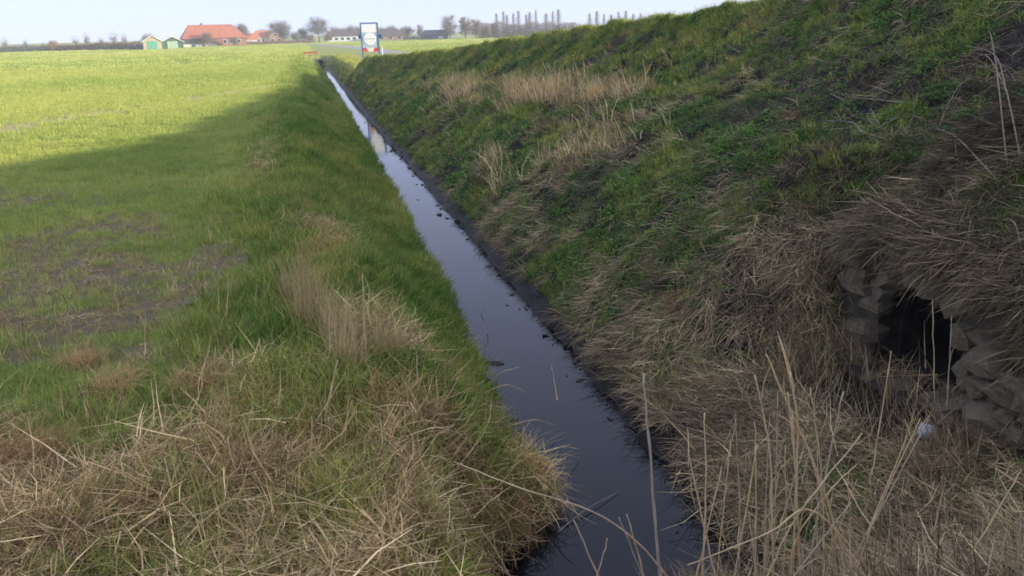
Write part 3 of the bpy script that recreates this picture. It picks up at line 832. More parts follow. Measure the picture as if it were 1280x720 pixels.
# straw on the bank at the lower right
def p_rs(x, y):
    return (x > 2.3) * (x < 5.6 + 1.2 * (y < 5)) * (y < 7.6) * not_mouth(x, y) * ((x > edge_right(y) + 0.1) | (y < 5.0)) * sstep(0.35, 0.6, fbm(x * 1.1, y * 1.1, 151) + 0.16 * sstep(6.8, 4.2, y))
x, y, s = gather([(2.2, 7.5, 2.6, 7.6, 230, 1.0)], p_rs)
P, R_, s_ = place(x, y, s, 'up', lift=RNG.uniform(0, 0.06, len(x)), lean=0.9)
scatter_real('bank_straw', 'dry straw lying on the bank at the lower right', 'straw', S['greymat'], P, R_, s_ * 0.95, np.clip(RNG.normal(0.5, 0.3, len(x)), 0, 1))
x, y, s = gather([(2.2, 7.0, 2.6, 7.0, 30, 1.0)], p_rs)
P, R_, s_ = place(x, y, s, 'up', lift=RNG.uniform(0.02, 0.06, len(x)), lean=0.9)
scatter_real('fallen_reed', 'broken grey reed stems lying on the bank at the lower right', 'straw', dict(S['stems'], key='grey_straw'), P, R_, s_, np.clip(RNG.normal(0.8, 0.3, len(x)), 0, 1))
x, y, s = gather([(2.2, 7.0, 2.6, 7.0, 60, 1.0)], p_rs)
P, R_, s_ = place(x, y, s, 'up', lean=0.4)
scatter_real('bank_stalks', 'upright dry stalks on the bank at the lower right', 'straw', S['greystand'], P, R_, s_ * 0.95, np.clip(RNG.normal(0.35, 0.25, len(x)), 0, 1))

# dead grass hanging over the stones of the culvert
x, y, s = gather([(6.0, 6.45, 4.9, 8.4, 700, 1.0)], lambda x, y: 0.3 + 0.7 * sstep(0.35, 0.6, fbm(x * 2, y * 2, 161)))
P, R_, s_ = place(x, y, s, 'hang')
dn = np.stack([-np.ones(len(x)), RNG.normal(0, 0.35, len(x)), -0.75 + RNG.normal(0, 0.2, len(x))], 1)
R_ = euler_from(np.stack([-0.7 + 0 * x, 0 * x, 0.75 + 0 * x], 1), dn)
scatter_real('culvert_fringe', 'dead grass hanging over the top of the stone culvert', 'dead grass', S['hang'], P, R_, s_ * 1.3, np.clip(RNG.normal(0.14, 0.2, len(x)), 0, 1))
x, y, s = gather([(5.0, 6.0, 5.0, 8.2, 130, 1.0)], lambda x, y: 0.8 * (np.abs(y - 6.75) > 0.5) + 0.3)
P, R_, s_ = place(x, y, s, 'up', lean=0.5)
scatter_real('culvert_foot_grass', 'dead stalks in front of the stone culvert', 'dead grass', S['greystand'], P, R_, s_ * 1.0, np.clip(RNG.normal(0.5, 0.3, len(x)), 0, 1))

# dead grass drooping over the mud towards the water, both banks
x, y, s = gather([(3.5, 4.6, 6.5, 11, 90, 0.9), (3.5, 4.4, 11, 30, 25, 0.9)], lambda x, y: np.exp(-((x - edge_right(y) - 0.48) / 0.18) ** 2) * sstep(0.3, 0.55, fbm(x, y * 0.9, 171)))
P, R_, s_ = place(x, y, s, 'hang')
scatter_real('mud_fringe', 'dead grass drooping over the mud strip along the right water edge', 'dead grass', S['hang'], P, R_, s_, np.clip(RNG.normal(0.45, 0.3, len(x)), 0, 1))
x, y, s = gather([(1.0, 2.7, 5.5, 30, 90, 0.8)], lambda x, y: np.exp(-((x - edge_left(y) + 0.06) / 0.1) ** 2) * sstep(0.3, 0.55, fbm(x, y * 1.1, 172)))
P, R_, s_ = place(x, y, s, 'hang')
scatter_real('water_fringe', 'brown grass drooping to the left water edge', 'dead grass', S['hang'], P, R_, s_ * 0.7, np.clip(RNG.normal(0.35, 0.3, len(x)), 0, 1))
# pale standing dead grass in patches on the far half of the embankment
x, y, s = gather([(4, 10, 14, 44, 34, 1.5)], lambda x, y: on_right(x, y) * pale_patches(x, y) ** 1.5)
P, R_, s_ = place(x, y, s, 'up', lean=0.5)
scatter_real('pale_standing_grass', 'patches of pale standing dead grass on the far half of the embankment', 'dead grass', S['stand'], P, R_, s_, np.clip(RNG.normal(0.7, 0.25, len(x)), 0, 1))
print('REAL TRIS', TRIS)

# ------------------------------------------------------------------ stone culvert in the embankment
def stone_mesh(seed, sx, sy, sz):
    r = random.Random(seed)
    bm = bmesh.new()
    bmesh.ops.create_cube(bm, size=1.0)
    bmesh.ops.subdivide_edges(bm, edges=bm.edges[:], cuts=1, use_grid_fill=True)
    tx, ty = r.uniform(-.25, .25), r.uniform(-.25, .25)
    for v in bm.verts:
        c = v.co
        n_on = (abs(c.x) > .4) + (abs(c.y) > .4) + (abs(c.z) > .4)
        k = (1.02, 1.02, 0.93, 0.80)[n_on]
        v.co = Vector((c.x * (1 + tx * c.z), c.y * (1 + ty * c.z), c.z)) * k + Vector((r.uniform(-1, 1), r.uniform(-1, 1), r.uniform(-1, 1))) * 0.075
    me = bpy.data.meshes.new('stone'); bm.to_mesh(me); bm.free()
    me.materials.append(M['stone'])
    return me

MC, MH, ZS, ZSP, ZCR = 6.62, 0.62, -0.5, -0.05, 0.52      # mouth centre, half width, sill, springing, crown
def arch(n=14, grow=0.0):
    pts = [(MC + MH + grow, ZS)]
    for i in range(n + 1):
        t = pi * i / n
        pts.append((MC + (MH + grow) * cos(t), ZSP + (ZCR - ZSP + grow) * sin(t)))
    pts.append((MC - MH - grow, ZS))
    return pts
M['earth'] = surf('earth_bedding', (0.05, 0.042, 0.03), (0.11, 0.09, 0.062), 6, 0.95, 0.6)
M['vault'] = surf('shade_toned_vault_stone', (0.018, 0.016, 0.013), (0.05, 0.042, 0.033), 5, 0.9, 0.5)  # stone toned nearly black: the tunnel's deep shade is put into the colour
cul = empty('stone_culvert', (HX, MC, ZS))
tag(cul, 'old rough stone culvert mouth with a dark arched opening in the embankment', 'culvert')
def loc(p): return (p[0] - HX, p[1] - MC, p[2] - ZS)
a_in = arch()
# headwall plate with the arched hole
hw = MB()
out = []
for (yy, zz) in a_in:
    dy, dz = yy - MC, zz - 0.1
    k = max(abs(dy) / 1.55, abs(dz) / 0.9 if dz > 0 else abs(dz) / 0.75)
    out.append((MC + dy / max(k, 1e-3), 0.1 + dz / max(k, 1e-3)))
n_ = len(a_in)
vs = [loc((HX - 0.03, *p)) for p in a_in] + [loc((HX - 0.03, *p)) for p in out] + [loc((HX + 0.30, *p)) for p in a_in] + [loc((HX + 0.30, *p)) for p in out]
fs = [(i, n_ + i, n_ + i + 1, i + 1) for i in range(n_ - 1)] + [(2 * n_ + i, 2 * n_ + i + 1, 3 * n_ + i + 1, 3 * n_ + i) for i in range(n_ - 1)] + [(n_ + i, 3 * n_ + i, 3 * n_ + i + 1, n_ + i + 1) for i in range(n_ - 1)]
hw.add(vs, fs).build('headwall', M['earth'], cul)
# the vault behind it
vt = MB(); rings = [HX - 0.02, HX + 0.6, HX + 1.6, HX + 4.0, HX + 9.0]
a2 = arch(14, 0.02)
pv = []
for k, xx in enumerate(rings):
    pv += [loc((xx, yy + 0.02 * sin(3 * k + 7 * i), zz + 0.02 * cos(5 * k + 3 * i))) for i, (yy, zz) in enumerate(a2)]
m_ = len(a2)
pf = [(k * m_ + i, k * m_ + i + 1, (k + 1) * m_ + i + 1, (k + 1) * m_ + i) for k in range(len(rings) - 1) for i in range(m_ - 1)]
pf += [(k * m_ + m_ - 1, k * m_, (k + 1) * m_, (k + 1) * m_ + m_ - 1) for k in range(len(rings) - 1)]
pf += [tuple((len(rings) - 1) * m_ + i for i in range(m_))]
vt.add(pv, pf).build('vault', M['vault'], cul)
rs_ = random.Random(3)
smesh = [stone_mesh(i, 1, 1, 1) for i in range(7)]
def add_stone(x, y, z, sx, sy, sz, rx=0.0, ry=0, rz=0):
    o = bpy.data.objects.new('stone', smesh[rs_.randrange(7)]); link(o, cul)
    o.location = loc((x, y, z)); o.scale = (sx * 1.05, sy * 0.95, sz * 0.95); o.rotation_euler = (rx, ry, rz)
MB().add([loc(p) for p in ((HX - .5, MC - MH, ZS - .02), (HX - .5, MC + MH, ZS - .02), (HX + .2, MC + MH + .1, ZS + .005), (HX + .2, MC - MH - .1, ZS + .005))], [(0, 1, 2, 3)]).build('sill', M['clod'], cul)
# rough stones over the mouth, sunk in the earth and out of true
t = 0.12
while t < pi - 0.1:
    w = rs_.uniform(0.15, 0.42)
    g = rs_.uniform(0.06, 0.16)
    tc = t + w / 2 / 0.7
    add_stone(HX + 0.06 + rs_.uniform(-0.07, 0.03), MC + (MH + g) * cos(tc), ZSP + (ZCR - ZSP + g) * sin(tc), rs_.uniform(0.22, 0.36), rs_.uniform(0.20, 0.36), w, tc + rs_.uniform(-.35, .35), rs_.uniform(-.25, .25), rs_.uniform(-.25, .25))
    t += (w + rs_.uniform(0.0, 0.10)) / 0.78
# rough side walls: heavy on the near side, little left on the far side
for side, far_, keep in ((-1, 1.55, 0.9), (1, 0.95, 0.6)):
    z = ZS + 0.02
    while z < 0.62:
        h = rs_.uniform(0.12, 0.26)
        y0 = MH + 0.04 + rs_.uniform(-0.05, 0.08) - max(0, z) * 0.2 + (0.16 if z > 0.0 else 0)
        while y0 < far_:
            w = rs_.uniform(0.16, 0.48)
            if rs_.random() < keep:
                add_stone(HX + 0.07 - 0.13 * rs_.random() - (0.12 if side < 0 and z < 0.2 else 0), MC + side * (y0 + w / 2), z + h / 2 + rs_.uniform(-.06, .06), rs_.uniform(0.2, 0.36), w * 1.08, h * rs_.uniform(0.95, 1.2), rs_.uniform(-.3, .3), rs_.uniform(-.2, .2), rs_.uniform(-.2, .2))
            y0 += w * rs_.uniform(0.95, 1.1)
        z += h * rs_.uniform(0.85, 1.0)
# fallen stones at the sill and along the near jamb
for (x, y, z, s) in [(5.93, 5.92, -0.40, 0.26), (5.84, 6.12, -0.48, 0.22), (5.82, 6.5, -0.52, 0.2), (5.86, 7.2, -0.49, 0.18), (5.72, 5.7, -0.42, 0.3), (5.8, 5.42, -0.34, 0.34), (5.70, 6.85, -0.55, 0.16)]:
    add_stone(x, y, z, s * 1.1, s * 1.2, s * 0.8, rs_.uniform(-.3, .3), rs_.uniform(-.3, .3), rs_.uniform(0, 3))

# ------------------------------------------------------------------ sign board beside the embankment
SZ = 1.06
sg = empty('sign_board', (5.73, 72.0, SZ), -math.atan2(5.73, 72.0))
sg.scale = (1, 1, 0.9)
tag(sg, 'tall blue framed sign with white header, white disc and red lower corners beyond embankment', 'sign')
for sx in (-0.70, 0.70):
    MB().box(sx - 0.055, sx + 0.055, -0.05, 0.05, -1.3, 3.42).build('post', M['sign_blue'], sg)
MB().box(-0.645, 0.645, -0.045, 0.045, 3.30, 3.42).build('top_rail', M['sign_blue'], sg)
MB().box(-0.645, 0.645, -0.03, 0.03, 2.55, 3.28).build('header_panel', M['white'], sg)
MB().box(-0.645, 0.645, -0.02, 0.02, 1.18, 2.53).build('back_panel', M['sign_pale'], sg)
dm = MB()
nd = 32
dm.add([(0.53 * cos(2 * pi * i / nd), y, 1.95 + 0.56 * sin(2 * pi * i / nd)) for y in (-0.05, -0.022) for i in range(nd)],
       [tuple(range(nd)), tuple(range(2 * nd - 1, nd - 1, -1))] + [(i, nd + i, nd + (i + 1) % nd, (i + 1) % nd) for i in range(nd)])
disc = dm.build('disc', M['white'], sg)
MB().box(-0.44, 0.44, -0.056, -0.0505, 1.92, 1.985).build('printed_line', M['sign_line'], disc)
for s_ in (-1, 1):
    pts = [(s_ * 0.64, -0.03, 0.80), (s_ * 0.22, -0.03, 0.80), (s_ * 0.24, -0.03, 0.98), (s_ * 0.40, -0.03, 1.16), (s_ * 0.64, -0.03, 1.16)]
    MB().slab(pts if s_ < 0 else pts[::-1], 0.03).build('red_corner', M['sign_red'], sg)
    MB().box(s_ * 0.86 - 0.10, s_ * 0.86 + 0.10, -0.06, 0.06, 2.02, 2.32).build('side_lamp', M['sign_navy'], sg)
MB().slab([(-0.22, -0.028, 0.80), (0.22, -0.028, 0.80), (0.24, -0.028, 0.98), (0.36, -0.028, 1.16), (-0.36, -0.028, 1.16), (-0.24, -0.028, 0.98)], 0.02).build('lower_panel', M['cream'], sg)
mk = MB().tube([(6.62, 71.2, 0.3), (6.62, 71.2, 2.15)], [0.045, 0.045], 8).build('marker_post', M['white'])
tag(mk, 'thin white marker post just right of the tall sign', 'post')

# ------------------------------------------------------------------ far buildings
def house(name, label, x, y, rz=None, cat='house'):
    e = empty(name, (x, y, 0), -math.atan2(x, y) + (rz or 0))
    return tag(e, label, cat)
def window(p, x0, x1, z0, z1, y, frame='white'):
    f = MB().box(x0 - 0.12, x1 + 0.12, y - 0.10, y - 0.03, z0 - 0.12, z1 + 0.12).build('window', M[frame], p)
    MB().box(x0, x1, y - 0.13, y - 0.101, z0, z1).build('pane', M['glass'], f)
def gable_x(p, x0, x1, y0, y1, ze, zr, mat, ov=0.4, hip0=0.0, hip1=0.0):
    """roof with its ridge along x; hips set how far the ridge ends step in"""
    ym = (y0 + y1) / 2
    e = [(x0 - ov, y0 - ov, ze - .1), (x1 + ov, y0 - ov, ze - .1), (x1 + ov, y1 + ov, ze - .1), (x0 - ov, y1 + ov, ze - .1)]
    r0, r1 = (x0 - ov + hip0, ym, zr), (x1 + ov - hip1, ym, zr)
    m = MB(); m.add(e + [r0, r1], [(0, 1, 5, 4), (2, 3, 4, 5), (3, 0, 4), (1, 2, 5), (0, 3, 2, 1)])
    return m.build('roof', mat, p)
def gable_y(p, x0, x1, y0, y1, ze, zr, mat, ov=0.4, thick=0.18):
    xm = (x0 + x1) / 2
    m = MB()
    m.slab([(x0 - ov, y0 - ov, ze - .15), (xm, y0 - ov, zr + .15), (xm, y1 + ov, zr + .15), (x0 - ov, y1 + ov, ze - .15)][::-1], thick)
    m.slab([(x1 + ov, y0 - ov, ze - .15), (xm, y0 - ov, zr + .15), (xm, y1 + ov, zr + .15), (x1 + ov, y1 + ov, ze - .15)], thick)
    return m.build('roof', mat, p)
def gable_wall(p, x0, x1, y0, y1, ze, zr, mat, name='wall'):
    xm = (x0 + x1) / 2
    v = [(x0, y0, 0), (x1, y0, 0), (x1, y0, ze), (xm, y0, zr), (x0, y0, ze), (x0, y1, 0), (x1, y1, 0), (x1, y1, ze), (xm, y1, zr), (x0, y1, ze)]
    return MB().add(v, [(0, 1, 2, 3, 4), (9, 8, 7, 6, 5), (1, 6, 7, 2), (5, 0, 4, 9), (2, 7, 8, 3), (3, 8, 9, 4)]).build(name, mat, p)

b = house('barn_farmhouse', 'big farmhouse with a broad red hipped roof left of the far trees', -33, 347, 0.10, 'farmhouse')
MB().box(-11.6, 0.5, -6, 6, 0, 1.25).build('plinth', M['plaster'], b)
MB().box(0.5, 11.6, -6, 6, 0, 3.3).build('brick_wall', M['brick_red'], b)
MB().box(-11.6, 0.49, -6.05, 6, 1.25, 3.3).build('board_wall', M['boards_dark'], b)
gable_x(b, -11.6, 11.6, -6, 6, 3.3, 8.3, M['roof_red'], 0.5, 3.4, 4.6)
for x0 in (-8.7, -5.0): MB().box(x0, x0 + 1.3, -6.2, -6.06, 0, 1.15).build('door', M['boards_dark'], b)
for x0 in (3.0, 5.4, 8.2): window(b, x0, x0 + 1.1, 1.2, 2.6, -6)
MB().box(-4.2, -3.4, -0.4, 0.4, 7.2, 9.0).build('chimney', M['brick_red'], b)

b = house('outbuilding', 'small low outbuilding with an orange roof and white wall beside the farmhouse', -21.9, 402, 0.0, 'outbuilding')
MB().box(-2.6, 2.8, -2, 2.5, 0, 2.2).build('wall', M['plaster'], b)
gable_x(b, -2.6, 2.8, -2, 2.5, 2.2, 5.0, M['roof_orange'], 0.3, 0.6, 0.6)
MB().box(0.2, 2.2, -2.12, -2.01, 0.1, 1.9).build('door', M['white'], b)

b = house('brick_house', 'brick gabled house with a bright orange roof right of the farmhouse', -14.5, 420, 0.0, 'house')
gable_wall(b, -0.2, 6.6, -4, 6, 2.9, 6.3, M['brick'])
gable_y(b, -0.2, 6.6, -4, 6, 2.9, 6.3, M['roof_dark'], 0.25)
w = MB().box(-6.4, -0.25, -2.5, 4, 0, 2.9).build('side_wall', M['plaster'], b)
gable_x(b, -6.4, 0.6, -2.5, 4, 2.9, 6.2, M['roof_orange'], 0.3, 0.3, 0.3)
for x0 in (0.9, 4.1): window(b, x0, x0 + 1.2, 0.9, 2.3, -4)
window(b, 2.6, 3.6, 3.5, 4.6, -4)
for x0 in (-5.4, -3.2): window(b, x0, x0 + 1.0, 0.9, 2.2, -2.5)
MB().box(2.9, 3.6, 1.0, 1.6, 5.6, 7.2).build('chimney', M['brick_red'], b)

def shed(name, label, x, y, w, h, wall, door, dw):
    b = house(name, label, x, y, 0.05, 'shed')
    gable_wall(b, -w / 2, w / 2, -3, 3, h * 0.62, h, wall)
    rf = gable_y(b, -w / 2, w / 2, -3, 3, h * 0.62, h, M['cream'], 0.35)
    d = MB().box(-dw / 2, dw / 2, -3.14, -3.01, 0.0, h * 0.66).build('door', door, b)
    for k in range(1, 4):
        xx = -dw / 2 + dw * k / 4
        MB().box(xx - 0.03, xx + 0.03, -3.17, -3.141, 0.02, h * 0.66 - 0.02).build('batten', M['green_dark'], d)
    return b
shed('garden_shed', 'small tan shed with a bright green door at the field edge', -47.7, 297.4, 5.6, 4.3, M['shed_wall'], M['door_green'], 2.9)
shed('garden_shed', 'dark green shed with pale green doors and cream roof edge', -42.3, 303, 6.6, 3.9, M['green_dark'], M['door_pale'], 3.2)

b = house('long_house', 'long low white house with a brown roof left of the sign', 19.9, 412, 0.0)
MB().box(-7.4, 7.6, -3, 3, 0, 2.7).build('wall', M['white'], b)
gable_x(b, -7.4, 7.6, -3, 3, 2.7, 5.0, M['roof_dark'], 0.4, 0.4, 0.4)
for k in range(5): window(b, -6.4 + k * 2.8, -5.0 + k * 2.8, 0.9, 2.0, -3)

b = house('dark_roof_house', 'low house under a dark brown hipped roof right of the sign', 40.8, 391, 0.0)
MB().box(-6.4, 5.6, -4, 4, 0, 2.4).build('wall', M['brick'], b)
gable_x(b, -6.4, 5.6, -4, 4, 2.4, 5.4, M['roof_dark'], 0.5, 2.6, 3.0)
for x0 in (-4.6, -0.6, 3.4): window(b, x0, x0 + 1.3, 0.8, 2.0, -4)
MB().box(-1.2, -0.5, 0.4, 1.1, 4.6, 6.1).build('chimney', M['brick_red'], b)

b = house('dark_barn', 'dark low barn with a slate roof in front of brown trees', 58.0, 372, 0.12, 'barn')
MB().box(-5.2, 5.8, -4, 4, 0, 1.9).build('wall', M['boards_dark'], b)
gable_x(b, -5.2, 5.8, -4, 4, 1.9, 4.3, M['roof_slate'], 0.5, 1.4, 0.6)
MB().box(1.4, 3.6, -4.15, -4.01, 0.5, 1.6).build('door', M['plaster'], b)
MB().box(-3.0, -1.6, -4.15, -4.01, 0.6, 1.5).build('window', M['glass'], b)

# dam at the end of the ditch: pipe mouth, rail
pm = MB()
k_ = 20
pv = [(2.88 + r * cos(2 * pi * i / k_), y, -1.02 + r * sin(2 * pi * i / k_)) for (r, y) in ((0.44, 138.95), (0.56, 138.95), (0.56, 141), (0.44, 141)) for i in range(k_)]
pm.add(pv, [(q * k_ + i, q * k_ + (i + 1) % k_, ((q + 1) % 4) * k_ + (i + 1) % k_, ((q + 1) % 4) * k_ + i) for q in range(4) for i in range(k_)])
tag(pm.build('drain_pipe', M['concrete'], smooth=False), 'concrete pipe mouth in the earth dam at the far end of the ditch', 'pipe')
rl = empty('wooden_rail', (1.4, 142.0, 0)); tag(rl, 'low rusty red rail at the far end of the ditch', 'rail')
for x0 in (-1.0, 0.0, 1.0): MB().box(x0 - .07, x0 + .07, -.07, .07, -.3, .75).build('post', M['rust'], rl)
MB().box(-1.2, 1.2, -.13, -.071, .42, .72).build('beam', M['rust'], rl)

# ------------------------------------------------------------------ far trees
def make_tree(seed, h, spread, twigs, columnar=False, trunk_h=0.25, tw=0.07, lo=0.25):
    r = random.Random(seed)
    t = MB(); tips = []
    th = h * trunk_h
    def limb(p, d, length, rad, depth):
        q = p; pts = [p]; n = 4
        for i in range(n):
            d = (d + Vector((r.uniform(-1, 1), r.uniform(-1, 1), r.uniform(-0.3, 0.8))) * (0.12 if columnar else 0.22)).normalized()
            q = q + d * (length / n); pts.append(q)
        t.tube(pts, [rad * (1 - 0.75 * i / n) for i in range(n + 1)], 4, False)
        tips.extend(pts[1:])
        if depth > 0:
            for k in range(r.randint(3, 4)):
                i = r.randint(1, n)
                if columnar: nd = (d * 0.75 + Vector((r.uniform(-1, 1), r.uniform(-1, 1), 0.55)) * 0.45).normalized()
                else: nd = (d * 0.45 + Vector((r.uniform(-1, 1), r.uniform(-1, 1), r.uniform(-0.25, 0.8))) * 0.85).normalized()
                limb(pts[i], nd, length * r.uniform(0.5, 0.75), rad * 0.5, depth - 1)
    r0 = (0.022 * h + 0.03) * (0.45 if columnar else 1)
    top = h * (0.95 if columnar else 0.55)
    pts = [Vector((r.uniform(-.02, .02) * h * (i > 0), r.uniform(-.02, .02) * h * (i > 0), -0.2 if i == 0 else top * i / 6)) for i in range(7)]
    t.tube(pts, [r0 * (1 - 0.13 * i) for i in range(7)], 6, False)
    n_l = 9 if columnar else 9
    for k in range(n_l):
        z = th + (top - th) * (k + r.random()) / n_l
        i = min(5, int(z / top * 6)); f = z / top * 6 - i
        p = pts[i].lerp(pts[i + 1], f)
        a = k * 2.4 + r.uniform(-.4, .4)
        if columnar:
            d = Vector((cos(a) * 0.28, sin(a) * 0.28, 1)).normalized(); ln = min(h * 0.26, (h - z) * 0.75)
            limb(p, d, max(ln, h * .06), r0 * 0.16, 1)
        else:
            d = Vector((cos(a), sin(a), r.uniform(0.25, 1.1))).normalized()
            limb(p, d, spread * r.uniform(0.55, 0.9) * (0.75 + 0.25 * (1 - k / n_l)), r0 * 0.45, 2)
    tips = [p for p in tips if p.z > h * lo * 0.6]
    P = np.array([r.choice(tips)[:] for _ in range(twigs)])
    if not columnar:                                  # fine twigs also fill the round head of the tree, in clumps
        q = np.random.default_rng(seed + 900)
        cl = q.normal(0, 1, (60, 3)); cl /= np.linalg.norm(cl, axis=1, keepdims=True); cl *= q.uniform(0.35, 0.95, (60, 1))
        k = twigs * 3 // 5
        z0_, z1_ = h * lo, h * 0.97
        cc = cl[q.integers(0, 60, k)] + q.normal(0, 0.16, (k, 3))
        P[:k] = cc * np.array([spread, spread, (z1_ - z0_) / 2]) + np.array([0, 0, (z0_ + z1_) / 2])
    if columnar:                                      # twigs hug the stem, thinning towards the tip
        q = np.random.default_rng(seed + 900); zz = h * (0.10 + 0.86 * q.uniform(0, 1, twigs) ** 1.15)
        rr = h * 0.17 * (zz / h) ** 0.5 * (1 - zz / h) ** 0.9 * np.abs(q.normal(0, 1, twigs)); aa = q.uniform(0, 2 * pi, twigs)
        P = np.stack([rr * np.cos(aa), rr * np.sin(aa), zz], 1)
    rg = np.random.default_rng(seed)
    n = twigs
    d = rg.normal(0, 1, (n, 3)); d[:, 2] = np.abs(d[:, 2]) * (1.6 if columnar else 0.9)
    d /= np.linalg.norm(d, axis=1, keepdims=True)
    L_ = rg.uniform(0.05, 0.12, n)[:, None] * h
    P = P + rg.normal(0, 0.02 * h, (n, 3)) * (0.35 if columnar else 1)
    s_ = np.cross(d, rg.normal(0, 1, (n, 3))); s_ /= np.linalg.norm(s_, axis=1, keepdims=True)
    Vt = np.stack([P - s_ * tw / 2, P + s_ * tw / 2, P + d * L_], 1).reshape(-1, 3)
    Vt = Vt.reshape(n, 3, 3); Vt = Vt[(Vt[:, :, 2].max(1) < h * (1.04 if columnar else 1.0)) & (Vt[:, :, 2].min(1) > 0.05)]
    n = len(Vt); Vt = Vt.reshape(-1, 3)
    crown = mesh_np('crown', Vt, [np.arange(3 * n).reshape(n, 3)])
    return t.mesh('trunk'), crown

def tree(name, label, x, y, meshes, twig_mat, cat='tree', group=None, sc=1.0, rz=0.0, sxy=None):
    e = empty(name, (x, y, 0), rz); tag(e, label, cat, group)
    e.scale = ((sxy or sc), (sxy or sc), sc)
    o = obj('trunk', meshes[0], None, e)
    if not meshes[0].materials: meshes[0].materials.append(M['bark'])
    c = bpy.data.objects.new('crown', meshes[1]); link(c, e)
    if not meshes[1].materials: meshes[1].materials.append(M['twigs_grey'])
    c.material_slots[0].link = 'OBJECT'; c.material_slots[0].material = M[twig_mat]
    return e

T_big = make_tree(1, 12.2, 5.4, 8600, trunk_h=0.16, lo=0.14, tw=0.06)
T_mid = make_tree(2, 10.0, 3.9, 6600, trunk_h=0.16, lo=0.12, tw=0.06)
T_bush = make_tree(3, 5.5, 2.6, 5400, trunk_h=0.08, lo=0.05, tw=0.05)
T_nar = make_tree(4, 9.5, 2.0, 4800, trunk_h=0.15, tw=0.06)
T_will = make_tree(5, 11.0, 4.0, 8400, trunk_h=0.12, lo=0.1, tw=0.06)
T_pop = [make_tree(10 + i, 11.0, 1.0, 2200, True, 0.12, tw=0.03) for i in range(4)]
T_thin = [make_tree(20 + i, 6.0, 1.6, 700, False, 0.2, tw=0.05) for i in range(3)]

tree('bare_tree', 'large round bare tree behind the far end of the ditch', 8.3, 395, T_big, 'twigs_grey')
tree('bare_tree', 'spreading bare tree just right of the brick gabled house', -7.2, 384, T_mid, 'twigs_grey', rz=1.0)
tree('bare_tree', 'narrow bare tree between the farmhouse and the orange roofed outbuilding', -23.4, 372, T_nar, 'twigs_grey')
tree('bare_bush', 'low dark bush right of the spreading tree by the brick house', -2.0, 385, T_bush, 'twigs_grey', 'bush')
tree('bare_tree', 'dark reddish tree rising behind the tan shed', -52.6, 322, T_bush, 'twigs_brown', sc=1.05, rz=0.5)
tree('bare_bush', 'reddish bush behind the dark green shed', -46.0, 330, T_bush, 'twigs_brown', 'bush', sc=0.8, rz=2.0)
tree('bare_tree', 'tree in front of the red farmhouse roof', -34.5, 338.5, T_mid, 'twigs_brown', sc=0.62, rz=2.0)
tree('bare_bush', 'dark bush at the right end of the red roofed farmhouse', -24.8, 338, T_bush, 'twigs_grey', 'bush', sc=0.72, rz=0.3)
tree('bare_tree', 'bare tree behind the left end of the long white house', 17.0, 424, T_mid, 'twigs_pale', sc=0.80, rz=2.5)
tree('bare_tree', 'bare tree behind the right end of the long white house', 24.8, 424, T_mid, 'twigs_pale', sc=0.85, rz=4.1)
tree('bare_tree', 'pale tree at the left end of the dark brown roofed house', 35.0, 396, T_mid, 'twigs_pale', sc=0.6, rz=0.7)
tree('bare_tree', 'pale tree between the dark brown roofed house and the dark barn', 50.0, 402, T_mid, 'twigs_pale', sc=0.72, rz=3.3, sxy=1.0)
tree('bare_tree', 'pale tree at the left end of the dark barn', 55.5, 398, T_nar, 'twigs_pale', sc=0.80, rz=1.2)
tree('bare_tree', 'tall pale thin crowned tree leftmost of the brown clump beside the dark barn', 65.0, 371, T_will, 'twigs_pale', sc=1.0, rz=0.2)
tree('bare_tree', 'broad brown tree in the middle of the clump beside the dark barn', 70.2, 360, T_will, 'twigs_brown', sc=0.9, rz=1.9)
tree('bare_tree', 'rounded brown tree rightmost of the clump beside the dark barn', 74.8, 361, T_will, 'twigs_brown', sc=0.80, rz=3.4)
MORE = [
    ('bare tree behind the left end of the red farmhouse roof', -44.5, 372, T_mid, 'twigs_pale', 0.62, 1.1),
    ('bare tree behind the right end of the red farmhouse roof', -25.0, 388, T_mid, 'twigs_grey', 0.95, 2.2),
    ('grey tree behind the gap between outbuilding and brick house', -18.6, 440, T_mid, 'twigs_grey', 0.75, 0.4),
    ('broad grey tree right behind the brick house gable', -9.8, 436, T_big, 'twigs_grey', 0.95, 3.0),
    ('grey tree standing left of the large round tree', 1.4, 402, T_mid, 'twigs_grey', 0.75, 5.0),
    ('low brown bush under the large round tree, left side', 4.6, 393, T_bush, 'twigs_brown', 0.75, 0.9),
    ('low brown bush under the large round tree, right side', 12.4, 394, T_bush, 'twigs_brown', 0.75, 2.9),
    ('brown tree behind the middle of the long white house', 21.0, 430, T_mid, 'twigs_brown', 0.72, 1.4),
    ('pale tree seen just left of the sign', 28.8, 418, T_mid, 'twigs_pale', 0.8, 2.6),
    ('pale tree seen just right of the sign', 38.2, 412, T_mid, 'twigs_pale', 0.7, 0.2),
    ('pale tree behind the chimney of the dark brown roofed house', 43.6, 412, T_mid, 'twigs_pale', 0.78, 3.9),
    ('pale tree right of the dark brown roofed house', 47.0, 399, T_nar, 'twigs_pale', 0.66, 5.2),
    ('small brown tree between the brown clump and the poplar row', 79.5, 362, T_mid, 'twigs_brown', 0.62, 1.0),
    ('small pale tree just left of the first poplar', 84.5, 366, T_nar, 'twigs_pale', 0.72, 2.0)]
for lb, x, y, me_, mt, sc, rz in MORE: tree('bare_tree', lb, x, y, me_, mt, sc=sc, rz=rz, sxy=sc * 1.15)
ords = ['first', 'second', 'third', 'fourth', 'fifth', 'sixth', 'seventh', 'eighth', 'ninth', 'tenth', 'eleventh']
px_ = [0, 3.1, 4.6, 7.4, 9.6, 12.9, 14.3, 17.0, 21.2, 23.9, 26.2]
